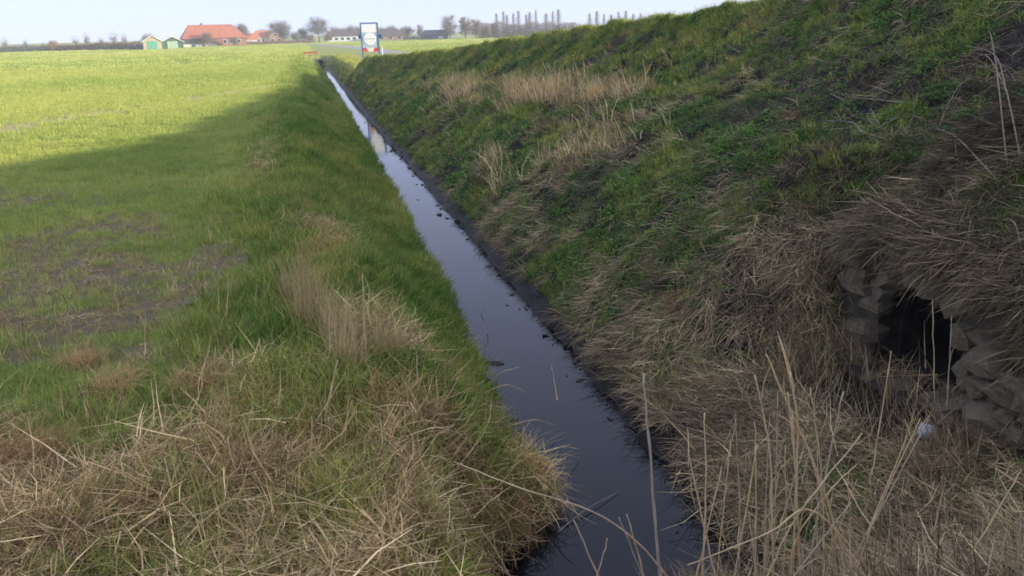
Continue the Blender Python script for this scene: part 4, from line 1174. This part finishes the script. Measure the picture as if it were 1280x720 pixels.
for i, d_ in enumerate(px_):
    tree('poplar_tree', f'{ords[i]} bare poplar from the left in the taller row behind the field', 89.7 + d_ * 0.86, 384 - d_ * 0.95, T_pop[i % 4], 'twigs_pale', 'poplar', 'taller row of bare poplars', sc=1.0 + 0.09 * sin(i * 2.1), rz=i * 1.3, sxy=1.15 + 0.3 * sin(i * 3.3))
for i in range(8):
    tree('poplar_tree', f'{ords[i]} bare poplar from the left in the farther row above the embankment', 131.4 + i * 3.0, 372 - i * 1.5, T_pop[(i + 1) % 4], 'twigs_pale', 'poplar', 'farther row of bare poplars', sc=0.9 + 0.09 * sin(i * 1.7), rz=i * 1.9, sxy=1.15 + 0.3 * sin(i * 2.6))
thin = [(-108, 352, 1.0, 'twigs_brown', 'bare tree at the left edge of the far tree line'), (-101, 352, 0.85, 'twigs_grey', 'small grey tree second from the left edge of the far tree line'),
        (-88.8, 341, 0.95, 'twigs_ochre', 'ochre leaved round tree in the far left tree line'), (-82, 345, 1.0, 'twigs_pale', 'pale bare tree just right of the ochre tree'),
        (-78, 345, 1.15, 'twigs_pale', 'pale tall tree second right of the ochre tree'), (-72.5, 342, 0.95, 'twigs_pale', 'pale bare tree third right of the ochre tree'),
        (-68, 342, 1.2, 'twigs_pale', 'tallest pale tree of the far left tree line'), (-64, 340, 1.05, 'twigs_pale', 'pale tree nearest the sheds in the far left tree line'),
        (-94.5, 350, 0.7, 'twigs_grey', 'small grey tree just left of the ochre tree')]
for i, (x, y, sc, mt, lb) in enumerate(thin):
    tree('bare_tree', lb, x, y, T_bush if mt == 'twigs_ochre' else T_thin[i % 3], mt, 'tree', sc=sc * (0.85 if mt == 'twigs_ochre' else 1), rz=i * 1.1)

def hedge(name, label, p0, p1, h, depth, n, mt, seed):
    rg = np.random.default_rng(seed)
    t = rg.uniform(0, 1, n)
    base = np.array(p0)[None] * (1 - t)[:, None] + np.array(p1)[None] * t[:, None]
    hh = h * (0.6 + 0.6 * fbm(t * 14, t * 0, seed))
    P = np.stack([base[:, 0] + rg.normal(0, depth, n), base[:, 1] + rg.normal(0, depth, n), rg.uniform(0, 1, n) ** 1.3 * hh], 1)
    d = rg.normal(0, 0.5, (n, 3)); d[:, 2] = np.abs(d[:, 2]) + 0.7
    d /= np.linalg.norm(d, axis=1, keepdims=True)
    s_ = np.cross(d, rg.normal(0, 1, (n, 3))); s_ /= np.linalg.norm(s_, axis=1, keepdims=True)
    L_ = rg.uniform(0.5, 1.1, n)[:, None]
    V_ = np.stack([P - s_ * 0.05, P + s_ * 0.05, P + d * L_], 1).reshape(-1, 3)
    return tag(obj(name, mesh_np(name, V_, [np.arange(3 * n).reshape(n, 3)]), M[mt]), label, 'hedge')
hedge('hedge_row', 'reddish brown hedge under the taller poplar row', (77, 366), (118, 352), 6.4, 0.9, 22000, 'twigs_brown', 1)
hedge('hedge_row', 'pale brown hedge under the farther poplar row', (119, 354), (160, 345), 4.2, 0.9, 11000, 'twigs_pale', 2)
hedge('hedge_row', 'long brown hedge across the far left edge of the field', (-92, 345), (-55, 328), 2.6, 0.7, 12000, 'twigs_brown', 3)
hedge('hedge_row', 'low hedge at the far left corner of the field', (-128, 356), (-93, 350), 2.1, 0.6, 8000, 'twigs_grey', 4)
hedge('hedge_row', 'low dark hedge left of the sheds', (-56.5, 309), (-50.8, 307), 1.5, 0.5, 1800, 'twigs_grey', 5)
hedge('hedge_row', 'grey hedge between the farmhouse and the far end of the ditch', (-22, 366), (6, 386), 1.3, 0.5, 4800, 'twigs_brown', 6)
hedge('hedge_row', 'grey hedge behind the right hand field beside the dark roofed house', (30, 402), (62, 384), 2.0, 0.8, 6300, 'twigs_grey', 7)

# ------------------------------------------------------------------ reeds standing at the lower right
def ground_z(x, y): return float(height(np.array([x]), np.array([y]))[0])
def reed(label, pts, rad, leafy, seed, mat='reed', group='reeds standing by the water', name='reed_stem', cat='reed'):
    r = random.Random(seed)
    pts = [Vector(p) for p in pts][::-1]            # from the foot up
    # smooth the polyline
    fine = []
    for i in range(len(pts) - 1):
        p0 = pts[max(i - 1, 0)]; p1 = pts[i]; p2 = pts[i + 1]; p3 = pts[min(i + 2, len(pts) - 1)]
        for k in range(6):
            t = k / 6
            fine.append(0.5 * ((2 * p1) + (p2 - p0) * t + (2 * p0 - 5 * p1 + 4 * p2 - p3) * t * t + (3 * p1 - p0 - 3 * p2 + p3) * t ** 3))
    fine.append(pts[-1])
    foot = fine[0].copy()
    loc_ = [p - foot + Vector((r.uniform(-1, 1), r.uniform(-1, 1), 0)) * 0.004 * (i > 0) for i, p in enumerate(fine)]
    n = len(loc_)
    rads = []; rad = rad * 1.25
    for i in range(n):
        q = rad * (1 - 0.6 * i / (n - 1)) * (0.9 + 0.2 * r.random())
        rads.append(q * (1.35 if i % 4 == 2 else 1.0))
    e = empty(name, foot); tag(e, label, cat, group)
    m = MB().tube(loc_, rads, 7)
    m.build('stem', M[mat], e, True)
    for k in range(leafy):
        i = r.randint(2, n - 3)
        d = (loc_[min(i + 2, n - 1)] - loc_[i]).normalized()
        a = r.uniform(0, 2 * pi); o = Vector((cos(a), sin(a), 0))
        L_ = r.uniform(0.18, 0.42); w = rad * r.uniform(0.8, 1.4)
        sd_ = d.cross(o).normalized()
        lv = MB(); vs = []
        p = loc_[i].copy(); dd = d.copy()
        for q in range(5):
            ww = w * (1 - (q / 4) ** 2 * 0.9)
            vs += [p - sd_ * ww, p + sd_ * ww]
            dd = (dd + o * 0.16 + Vector((0, 0, -0.05))).normalized(); p = p + dd * (L_ / 4)
        lv.add(vs, [(2 * q, 2 * q + 1, 2 * q + 3, 2 * q + 2) for q in range(4)]).build('leaf', M['reed_leaf'], e)
    return e

REEDS = [
    ('tallest pale reed stem standing alone in front of the water', 0.0085, 0, [(1.58, 3.60, 1.46), (1.65, 3.60, 0.81), (1.72, 3.60, 0.16), (1.80, 3.60, -0.48)]),
    ('straight reed stem rising beside the water left of the reed clump', 0.0065, 0, [(2.11, 3.90, 1.01), (2.15, 3.90, 0.44), (2.16, 3.90, -0.15), (2.18, 3.90, -0.65)]),
    ('reed stem leaning left at the water edge, leftmost of the reed clump', 0.006, 0, [(1.96, 3.80, 0.84), (2.07, 3.80, 0.40), (2.19, 3.80, -0.09), (2.31, 3.80, -0.60)]),
    ('short reed stem leaning right and crossing the leftmost reeds of the clump', 0.0055, 0, [(2.19, 3.80, 0.68), (2.07, 3.80, -0.01), (1.96, 3.80, -0.59)]),
    ('thin bent reed stem between the water edge and the dense reed clump', 0.005, 0, [(2.49, 4.20, 0.77), (2.58, 4.20, 0.05), (2.60, 4.20, -0.47), (2.60, 4.20, -0.87)]),
    ('reed stem with a leaf leaning right, just left of the dense clump', 0.006, 1, [(2.54, 4.00, 0.68), (2.45, 4.00, -0.29), (2.40, 4.00, -0.74)]),
    ('left outer reed of the dense clump, leaning left at its top', 0.007, 1, [(2.49, 4.00, 1.16), (2.64, 4.00, 0.58), (2.74, 4.00, -0.35), (2.78, 4.00, -0.74)]),
    ('tall tan reed leaning far left, topmost tip of the dense clump', 0.008, 1, [(2.62, 4.10, 1.24), (2.80, 4.10, 0.88), (3.08, 4.10, 0.32), (3.32, 4.10, -0.28), (3.53, 4.10, -0.82)]),
    ('upright grey reed in the left half of the dense clump', 0.0055, 1, [(2.79, 4.20, 0.92), (2.88, 4.20, -0.53), (2.90, 4.20, -0.88)]),
    ('thick tan reed in the middle of the dense clump', 0.008, 2, [(2.80, 4.10, 1.09), (2.90, 4.10, 0.63), (2.96, 4.10, -0.47), (2.98, 4.10, -0.81)]),
    ('leafy tan reed close behind the thick middle reed of the clump', 0.007, 2, [(2.73, 4.00, 1.01), (2.84, 4.00, 0.40), (2.95, 4.00, -0.40), (3.00, 4.00, -0.74)]),
    ('thin reed in the right half of the dense clump', 0.0055, 1, [(3.03, 4.20, 0.91), (3.18, 4.20, 0.26), (3.30, 4.20, -0.62), (3.33, 4.20, -0.89)]),
    ('pale leaf sheathed reed leaning right, right outer edge of the clump', 0.008, 1, [(3.13, 4.00, 0.96), (3.05, 4.00, 0.21), (3.01, 4.00, -0.41), (2.99, 4.00, -0.75)]),
    ('broken tan reed slanting steeply to the right across the clump foot', 0.006, 0, [(3.23, 3.90, 0.70), (2.81, 3.90, 0.17), (2.63, 3.90, -0.26), (2.46, 3.90, -0.66)]),
    ('bent grey reed arching right low over the clump foot', 0.0055, 0, [(3.30, 4.00, 0.41), (3.13, 4.00, 0.26), (2.90, 4.00, -0.07), (2.86, 4.00, -0.38), (2.80, 4.00, -0.74)]),
    ('lone thin stalk standing on the bank in front of the culvert mouth left side', 0.006, 0, [(4.83, 5.60, 0.40), (4.81, 5.60, -0.32), (4.79, 5.60, -1.00)]),
    ('fallen reed slanting at the bottom edge below the clump', 0.006, 0, [(3.04, 3.70, 0.35), (2.73, 3.70, -0.05), (2.65, 3.70, -0.17), (2.37, 3.70, -0.55)]),
    ('nearly level tan reed lying across the clump foot', 0.006, 0, [(2.05, 3.90, -0.05), (2.61, 3.90, 0.08), (2.95, 3.90, 0.17), (3.6, 3.92, -0.62)]),
    ('short stalk leaning right below the pale litter scrap', 0.006, 0, [(4.49, 4.90, -0.03), (4.38, 4.90, -0.39), (4.13, 4.90, -1.19)]),
    ('tan stalk slanting up to the right frame edge', 0.006, 0, [(4.56, 3.90, 0.21), (4.38, 3.90, -0.16), (4.13, 3.90, -0.69)]),
    ('pale thick stalk at the bottom right corner', 0.008, 0, [(4.04, 3.40, 0.26), (4.11, 3.40, -0.20), (4.13, 3.40, -0.36)]),
    ('short pale stalk leaning left near the right frame edge', 0.006, 0, [(4.26, 4.00, 0.06), (4.51, 4.00, -0.32), (4.79, 4.00, -0.75)]),
    ('thin broken reed leaning left over the water near the bottom edge', 0.006, 0, [(1.33, 4.00, 0.35), (1.48, 4.00, -0.07), (1.72, 4.00, -0.73)]),
    ('thin short reed forming a V with its neighbour over the water', 0.005, 0, [(1.55, 4.00, 0.18), (1.47, 4.00, -0.11), (1.29, 4.00, -0.73)]),
    ('thin reed left of the tallest reed, leaning left', 0.0055, 0, [(1.58, 3.90, 0.39), (1.74, 3.90, -0.05), (1.96, 3.90, -0.65)]),
    ('thin reed close left of the tallest reed, slightly upright', 0.005, 0, [(1.63, 3.90, 0.40), (1.72, 3.90, 0.06), (1.91, 3.90, -0.65)]),
    ('long bent reed stretched out over the water from left to right', 0.0055, 0, [(0.75, 4.9, 0.35), (1.06, 4.30, 0.45), (1.64, 4.30, 0.12), (2.06, 4.30, -0.37), (2.3, 4.3, -0.9)]),
    ('pale stalk standing right in front of the dark culvert opening', 0.006, 0, [(5.56, 6.00, 0.67), (5.71, 6.00, -0.13), (5.82, 6.00, -0.69)]),
    ('pale stalk in front of the right jamb of the culvert', 0.006, 0, [(5.52, 5.70, 0.62), (5.62, 5.72, -0.1), (5.66, 5.72, -0.65)]),
]
for i, (lb, rad, lf, pts) in enumerate(REEDS): reed(lb, pts, rad, lf + (i % 3 == 1), 100 + i, 'reed' if i % 4 else 'reed_grey')
rq = random.Random(9)
for i in range(22):                                  # thinner stems filling the clump
    x, y = rq.gauss(2.95, 0.30), rq.uniform(3.85, 4.5)
    g = ground_z(x, y); L_ = rq.uniform(0.7, 1.6); lx, ly = rq.gauss(-0.02, 0.16), rq.gauss(0, 0.10)
    if rq.random() < 0.25: lx *= 3
    p0 = Vector((x, y, g - 0.05)); p2 = p0 + Vector((lx * L_, ly * L_, L_)).normalized() * L_
    p1 = p0.lerp(p2, 0.5) + Vector((rq.gauss(0, .03), rq.gauss(0, .03), 0))
    reed('thin dry reed among the dense reed clump at the lower right', [p2, p1, p0], rq.uniform(0.003, 0.0055), rq.choice((0, 1, 1, 2)), 150 + i, rq.choice(('reed', 'reed_grey')), 'thin reeds of the dense clump')
LEFT = [
    ('tall thin pale stalk standing at the top of the left bank', 0.008, [(0.36, 7.53, 1.0), (0.34, 7.55, 0.5), (0.33, 7.58, -0.05)]),
    ('bent pale stalk leaning right in the straw below the tall stalk', 0.008, [(0.04, 6.25, 0.66), (-0.03, 6.27, 0.42), (-0.16, 6.3, -0.03)]),
    ('short pale stalk leaning right beside the bent pale stalk', 0.007, [(0.12, 5.98, 0.41), (0.05, 6.0, 0.2), (-0.05, 6.03, -0.07)]),
    ('upright stalk on the left bank near the water, farther one', 0.006, [(0.74, 6.7, 0.47), (0.73, 6.72, 0.2), (0.73, 6.75, -0.08)]),
    ('upright stalk on the left bank near the water, nearer one', 0.006, [(0.86, 6.39, 0.35), (0.86, 6.4, 0.1), (0.85, 6.44, -0.2)]),
    ('upright tan stalk in the standing sedge of the left bank', 0.006, [(0.04, 7.82, 0.76), (0.0, 7.84, 0.4), (-0.02, 7.87, -0.05)]),
    ('lone upright stalk in the straw at the left', 0.006, [(-1.34, 6.36, 0.41), (-1.38, 6.38, 0.2), (-1.41, 6.41, -0.05)]),
    ('pale stalk slanting down to the water at the bottom edge', 0.007, [(1.03, 5.55, -0.67), (1.15, 5.57, -0.9), (1.3, 5.6, -1.28)]),
    ('pale upright stalk in the middle of the left straw', 0.007, [(-0.19, 5.56, 0.52), (-0.22, 5.58, 0.25), (-0.29, 5.61, -0.08)]),
]
for i, (lb, rad, pts) in enumerate(LEFT): reed(lb, pts, rad, 0, 200 + i, group='dry stalks on the left bank', name='dry_stalk', cat='stalk')

# ------------------------------------------------------------------ bramble canes and dead twigs on the embankment
def ground_z(x, y): return float(height(np.array([x]), np.array([y]))[0])
CANES = [
    ('long bramble cane arching down at the right above the culvert', [(10.0, 11.0), (9.0, 9.3), (7.6, 7.6), (7.05, 6.6)], 0.55, 0.009),
    ('bramble cane standing up beside the long cane at the right', [(9.6, 10.1), (9.1, 9.5), (7.5, 7.6), (7.0, 6.75)], 0.75, 0.008),
    ('bramble cane crossing the long cane near the right frame edge', [(9.25, 10.1), (9.0, 9.4), (7.5, 7.15)], 0.45, 0.008),
    ('bramble cane slanting down left from the crossing canes', [(9.2, 9.6), (8.6, 9.35), (7.75, 8.75)], 0.30, 0.007),
    ('low bramble cane lying along the slope above the culvert', [(8.2, 9.4), (7.2, 7.8), (6.85, 6.9), (6.8, 6.3)], 0.18, 0.008),
    ('short cane above the left end of the low cane', [(8.4, 10.4), (8.15, 9.4)], 0.12, 0.006),
    ('pale cane hanging over the culvert at the right frame edge', [(6.5, 6.4), (6.35, 6.0), (6.2, 5.6)], 0.22, 0.008),
    ('thin pale cane lying level high on the slope at the right', [(9.8, 11.75), (10.0, 11.0)], 0.10, 0.008),
]
for i, (lb, pl, arc, rad) in enumerate(CANES):
    n = len(pl); pts = []
    for k, (x, y) in enumerate(pl):
        t = k / (n - 1)
        pts.append((x, y, ground_z(x, y) + (arc * sin(pi * min(t * 1.15, 1.0)) if n > 2 else arc) + (-0.03 if k in (0, n - 1) else 0.02)))
    rad *= 0.8
    e = reed(lb, pts, rad, 0, 300 + i, 'cane', 'bramble canes on the embankment', 'bramble_cane', 'bramble')
    # side shoots
    r = random.Random(i)
    for q in range(3 if n > 2 else 1):
        j = r.randint(0, n - 2); t = r.random()
        a = Vector(pts[j]).lerp(Vector(pts[j + 1]), t) - Vector(pts[-1])
        d = Vector((r.uniform(-1, 0.3), r.uniform(-1, .2), r.uniform(-.3, .5))).normalized()
        L_ = r.uniform(0.25, 0.6)
        MB().tube([a, a + d * L_ * .5, a + d * L_ + Vector((0, 0, -.06))], [rad * .55, rad * .45, rad * .2], 5).build('shoot', M['cane'], e)
TWIGS = [
    ('pale dead twig lying level in the middle of the bare slope', [(8.34, 11.18), (8.49, 10.03)], 0.009),
    ('forked dead twig bending below the level pale twig', [(8.13, 10.55), (7.58, 9.43), (7.84, 9.3)], 0.008),
    ('short dead twig next to the forked twig', [(8.3, 10.71), (7.88, 9.93)], 0.008),
    ('dead twig curving down left of the forked twig', [(7.67, 10.96), (7.79, 10.43), (7.45, 9.74)], 0.008),
    ('short slanting dead twig up slope of the level twig', [(8.27, 11.68), (8.15, 11.13)], 0.007),
    ('small dead twig beside the pale tussock on the upper slope', [(8.62, 13.4), (8.77, 13.01)], 0.007),
    ('dead twig slanting down above the orange tussocks', [(6.53, 11.76), (6.29, 10.77)], 0.008),
    ('long thin dead twig pointing right below the curved twig', [(7.18, 10.72), (7.67, 10.45)], 0.007),
    ('dead twig high on the slope near the skyline', [(10.49, 19.41), (10.13, 17.92)], 0.010),
    ('slim twig hanging towards the mud strip near the water', [(4.05, 12.6), (3.75, 11.9)], 0.008),
]
for i, (lb, pl, rad) in enumerate(TWIGS):
    n = len(pl)
    pts = [(x, y, ground_z(x, y) + 0.07 + 0.03 * (k % 2)) for k, (x, y) in enumerate(pl)]
    e = reed(lb, pts, rad, 0, 400 + i, 'twig', 'dead twigs on the slope', 'dead_twig', 'twig')
    r = random.Random(50 + i)
    for q in range(3):
        t = r.uniform(0.2, 0.9)
        a = Vector(pts[0]).lerp(Vector(pts[1]), t) - Vector(pts[-1])
        d = Vector((r.uniform(-1, 1), r.uniform(-1, .5), r.uniform(0, .6))).normalized() * r.uniform(.15, .4)
        MB().tube([a, a + d * .5, a + d], [rad * .6, rad * .5, rad * .25], 5).build('side_twig', M['twig'], e)

# ------------------------------------------------------------------ tussocks, each a plant of its own
def tuss_mesh(seed, n, rad, length, lean, curl, wid, down=False):
    v, f = ribbons(n, rad, length, wid, lean, curl, seed, 4, 0, 0, None, 0.15, None)
    v[:, 2] = np.maximum(v[:, 2], -0.25 if down else -0.02)
    return mesh_np('tussock', v, f)
TU = [tuss_mesh(501 + i, 420, 0.15, (0.12, 0.36), (0.15, 1.2), (0.6, 2.4), (0.002, 0.005)) for i in range(3)]
TS = [tuss_mesh(511 + i, 170, 0.20, (0.35, 0.75), (0.0, 0.35), (0.0, 0.9), (0.004, 0.009)) for i in range(2)]
def tussock(label, x, y, me, sc, mat, rz, lean=0.5, name='grass_tussock'):
    o = bpy.data.objects.new(name, me); link(o)
    if not me.materials: me.materials.append(M['tan_tuft'])
    o.material_slots[0].link = 'OBJECT'; o.material_slots[0].material = M[mat]
    nn = normal(np.array([x]), np.array([y]))[0]
    z = Vector(nn).lerp(Vector((0, 0, 1)), lean).normalized()
    q = z.to_track_quat('Z', 'Y')
    o.rotation_mode = 'QUATERNION'; o.rotation_quaternion = q @ Matrix.Rotation(rz, 3, 'Z').to_quaternion()
    o.location = (x, y, ground_z(x, y) - 0.01); o.scale = (sc, sc, sc)
    return tag(o, label, 'tussock', 'dead grass tussocks')
for i, a in enumerate([
    ('tall sheaf of standing tan sedge at the top of the left bank', -0.18, 8.9, TS[0], 1.15, 'tan_tuft'),
    ('second sheaf of standing tan sedge in front of the tall sheaf', 0.10, 8.2, TS[1], 1.0, 'tan_tuft'),
    ('low tan sedge sheaf between the tall sheaf and the water', 0.55, 7.7, TS[0], 0.85, 'tan_tuft'),
    ('thin tan sedge sheaf behind the tall sheaf', -0.35, 9.9, TS[1], 1.1, 'tan_tuft'),
    ('tan sedge sheaf left of the tall thin pale stalk', 0.12, 7.45, TS[0], 0.95, 'tan_tuft'),
    ('round tan tussock in the green grass left of centre', -1.22, 7.45, TU[0], 1.42, 'tan_low'),
    ('round tan tussock left of the one in the green grass', -2.0, 7.72, TU[1], 1.28, 'tan_low'),
    ('small tan tussock at the edge of the bare soil', -2.56, 8.59, TU[2], 1.15, 'tan_low'),
    ('orange tan tussock at the left frame edge in the straw', -2.4, 6.42, TU[0], 1.69, 'tan_low'),
    ('tan tussock in the straw left of the bent pale stalk', -0.71, 6.77, TU[1], 1.49, 'tan_low'),
    ('tan tussock in the straw right of the bent pale stalk', 0.42, 6.75, TU[2], 1.49, 'tan_low'),
    ('tan tussock on the left bank halfway down to the water', 1.21, 8.0, TU[0], 1.22, 'tan_low'),
    ('dead tussock overhanging the water at the near left bank', 1.72, 6.95, TU[1], 1.82, 'tan_low'),
    ('dead tussock on the near left bank just above the overhanging one', 1.5, 7.7, TU[2], 1.5, 'orange_tuft'),
    ('dead tussock at the near left water corner below the overhanging one', 1.35, 6.3, TU[0], 1.5, 'orange_tuft'),
    ('tan tussock on the small slump along the left bank, nearer end', 0.2, 12.3, TU[2], 1.28, 'tan_low'),
    ('tan tussock on the small slump along the left bank, middle', 0.0, 13.4, TU[0], 1.35, 'tan_low'),
    ('tan tussock on the small slump along the left bank, far end', -0.4, 15.9, TU[1], 1.35, 'tan_low'),
    ('rusty orange tussock on the slope above the mud, upper one', 5.87, 10.03, TU[2], 0.75, 'orange_tuft'),
    ('rusty orange tussock just below the upper orange one', 5.54, 9.92, TU[0], 0.8, 'orange_tuft'),
    ('rusty orange tussock left of the pair of orange tussocks', 4.97, 11.34, TU[1], 0.8, 'orange_tuft'),
    ('pale tussock among the twigs in the middle of the slope', 7.56, 11.66, TU[2], 0.9, 'orange_tuft'),
    ('pale standing grass sheaf on the upper far slope, left one', 7.26, 28.9, TS[0], 1.3, 'tan_tuft'),
    ('pale standing grass sheaf on the upper far slope, right one', 7.72, 21.3, TS[1], 1.1, 'tan_tuft'),
    ('pale standing grass sheaf between the two on the far slope', 7.5, 24.6, TS[0], 1.0, 'tan_tuft'),
    ('tan tussock low on the slope halfway along the ditch', 4.35, 20.6, TU[0], 1.3, 'orange_tuft'),
    ('brown tussock above the mud strip right of the tallest reed', 4.66, 9.43, TU[1], 1.1, 'orange_tuft'),
    ('brown tussock in the middle of the slope above the culvert', 7.0, 9.86, TU[2], 0.85, 'orange_tuft'),
]): tussock(*a, rz=i * 1.7)

# leafy plants on the slope
LP = [mesh_np('leafy_plant', *leaves(90, 0.30, 0.24, (0.03, 0.07), 600 + i)) for i in range(3)]
M['plant_leaf'] = blade_mat('plant_leaf', (0.05, 0.13, 0.02), (0.085, 0.17, 0.028), 0.3, 0.3, 'OBJECT')
for i, (lb, x, y, sc) in enumerate([
    ('bright green leafy plant on the upper slope in the middle', 7.49, 15.16, 0.9), ('bright green leafy plant on the slope right of the dead twigs', 8.73, 9.67, 0.9),
    ('bright green leafy plant high on the slope below the skyline', 10.23, 13.8, 1.0), ('green leafy plant low on the slope near the mud strip', 4.61, 12.65, 0.9),
    ('green leafy plant at the left foot of the culvert', 5.58, 7.75, 0.55), ('small green leafy plant just left of the culvert arch', 5.85, 8.0, 0.5)]):
    o = obj('leafy_plant', LP[i % 3], M['plant_leaf']); o.location = (x, y, ground_z(x, y) - 0.02); o.scale = (sc,) * 3; o.rotation_euler = (0, -0.4, i)
    tag(o, lb, 'plant', 'leafy plants on the slope')

# ------------------------------------------------------------------ small things
def lump(name, label, cat, x, y, z, s, mat, seed, group=None, flat=0.6):
    r = random.Random(seed); bm = bmesh.new()
    bmesh.ops.create_icosphere(bm, subdivisions=2, radius=1)
    ph = [r.uniform(0, 6) for _ in range(6)]
    for v in bm.verts:
        c = v.co
        k = 1 + 0.18 * sin(3 * c.x + ph[0]) + 0.15 * sin(4 * c.y + ph[1]) + 0.12 * sin(5 * c.z + ph[2]) + r.uniform(-.06, .06)
        v.co = Vector((c.x * s[0] * k, c.y * s[1] * k, c.z * s[0] * flat * k))
    me = bpy.data.meshes.new(name); bm.to_mesh(me); bm.free()
    o = obj(name, me, M[mat]); o.location = (x, y, z); o.rotation_euler = (r.uniform(-.2, .2), r.uniform(-.2, .2), r.uniform(0, 6))
    return tag(o, label, cat, group)
for i, (lb, x, y, s) in enumerate([
    ('pale stone in the field at the far edge of the bare soil', -5.27, 18.02, 0.08), ('pale stone in the shaded field grass', -3.34, 15.34, 0.07),
    ('flat pale clod at the right end of the bare soil', -1.66, 10.35, 0.10), ('pale clod in the middle of the bare soil', -3.18, 11.77, 0.08),
    ('small clod at the near edge of the bare soil', -3.3, 10.2, 0.06)]):
    lump('field_stone', lb, 'stone', x, y, ground_z(x, y) + 0.005, (s, s * 1.3), 'pebble', 700 + i, 'stones lying in the field', 0.4)
lit = MB()
lv = [(-0.055, -0.07, 0), (0.05, -0.075, 0.012), (0.06, 0.0, 0.035), (0.045, 0.075, 0.01), (-0.05, 0.07, 0.02), (-0.062, 0.0, 0.03)]
lit.add([(x, y, z + 0.02) for x, y, z in lv] + [(0, 0, 0.075)] + [(x * .9, y * .9, z - 0.02) for x, y, z in lv], [(i, (i + 1) % 6, 6) for i in range(6)] + [(i, 7 + i, 7 + (i + 1) % 6, (i + 1) % 6) for i in range(6)] + [tuple(range(12, 6, -1))])
lo_ = lit.build('litter_scrap', M['plastic']); lo_.location = (5.48, 5.74, ground_z(5.48, 5.74) + 0.10); lo_.rotation_euler = (0.5, -0.7, 0.4); lo_.scale = (1.35,) * 3
tag(lo_, 'pale blue grey scrap of litter on the bank below the culvert', 'litter')
for i, (lb, x, y, s) in enumerate([
    ('dark rotten clump in the water by the left bank near the straw', 2.34, 10.5, (0.17, 0.10)), ('dark floating clod near the right bank in the middle of the ditch', 3.10, 20.6, (0.15, 0.09)),
    ('dark clod at the left water edge halfway along the ditch', 2.40, 20.9, (0.11, 0.08)), ('dark clod at the left water edge below the grassy bank', 2.32, 15.2, (0.13, 0.09)),
    ('dark clod at the right water edge beside the floating clod', 3.24, 21.8, (0.10, 0.12)), ('dark clod at the left water edge far along the ditch', 2.44, 27.5, (0.10, 0.12)),
    ('small dark clod at the left water edge near the sign reflection', 2.46, 31.0, (0.10, 0.1)), ('small clod at the right water edge near the sign reflection', 3.22, 33.5, (0.12, 0.14)),
    ('dark clod at the right water edge below the green slope', 3.30, 15.4, (0.09, 0.14))]):
    lump('mud_clod', lb, 'clod', x - 0.12 * (x < 2.6), y, WATER - 0.015, s, 'clod', 720 + i, 'clods in the water', 0.3)
for i, (lb, pts) in enumerate([
    ('thin twig standing out of the water near the left bank straw', [(2.42, 11.7, -1.45), (2.44, 11.7, -1.3), (2.38, 11.68, -1.16)]),
    ('thin forked twig out of the water beyond the standing twig', [(2.50, 12.6, -1.45), (2.58, 12.6, -1.25)]),
    ('curved dark twig lying on the water right of the left bank straw', [(2.75, 8.9, -1.42), (2.9, 9.6, -1.37), (3.05, 10.2, -1.39)]),
    ('bent straw stretched over the water from the near left bank', [(1.75, 8.0, -1.12), (2.2, 8.1, -1.12), (2.5, 8.2, -1.3)]),
    ('pale straw crossing the water right of the overhanging tussock', [(1.8, 7.1, -1.1), (2.25, 7.4, -1.12), (2.6, 7.65, -1.32)]),
    ('dark twig lying on the near water below the tussock', [(1.9, 6.3, -1.41), (2.3, 6.55, -1.36), (2.75, 6.8, -1.39)]),
    ('straw end poking over the water above the tussock', [(1.75, 9.0, -1.15), (2.1, 9.05, -1.08), (2.35, 9.0, -1.2)])]):
    reed(lb, pts[::-1], 0.005, 0, 800 + i, 'reed' if 'straw' in lb else 'twig', 'twigs in the water', 'water_twig', 'twig')

rg = np.random.default_rng(77)
Vd, Fd = [], []
for i in range(300):
    yy = 6.0 + 40 * rg.random() ** 1.6
    xx = (float(edge_left(np.array([yy]))[0]) + rg.normal(0.03, 0.07)) if rg.random() < 0.55 else (float(edge_right(np.array([yy]))[0]) + rg.normal(0.0, 0.16))
    sz = rg.uniform(0.012, 0.05); k = len(Vd)
    z0_ = max(WATER, ground_z(xx, yy)) + 0.004
    pts = rg.normal(0, 1, (6, 3)) * [sz, sz * 1.5, sz * 0.5]
    bm = bmesh.new()
    for p in pts: bm.verts.new(p)
    bmesh.ops.convex_hull(bm, input=bm.verts[:])
    bm.verts.index_update()
    for v in bm.verts: Vd.append((v.co.x + xx, v.co.y + yy, v.co.z + z0_))
    for f in bm.faces: Fd.append(tuple(k + v.index for v in f.verts))
    bm.free()
tag(MB().add(Vd, Fd).build('water_debris', M['clod']), 'dark rotten bits along both edges of the ditch water', 'debris', kind='stuff')

# ------------------------------------------------------------------ haze: pale even air round the whole scene
hz = MB().box(-420, 420, -40, 560, -4, 14.5)
hm, N, L = new_mat('haze')
pv_ = N.new('ShaderNodeVolumePrincipled')
pv_.inputs['Color'].default_value = (0.66, 0.74, 0.84, 1)
pv_.inputs['Density'].default_value = 0.0006
pv_.inputs['Anisotropy'].default_value = 0.0
ho_ = N.new('ShaderNodeOutputMaterial'); L.new(pv_.outputs[0], ho_.inputs['Volume'])
tag(hz.build('haze', hm), 'thin pale haze over the fields', 'haze', kind='stuff')
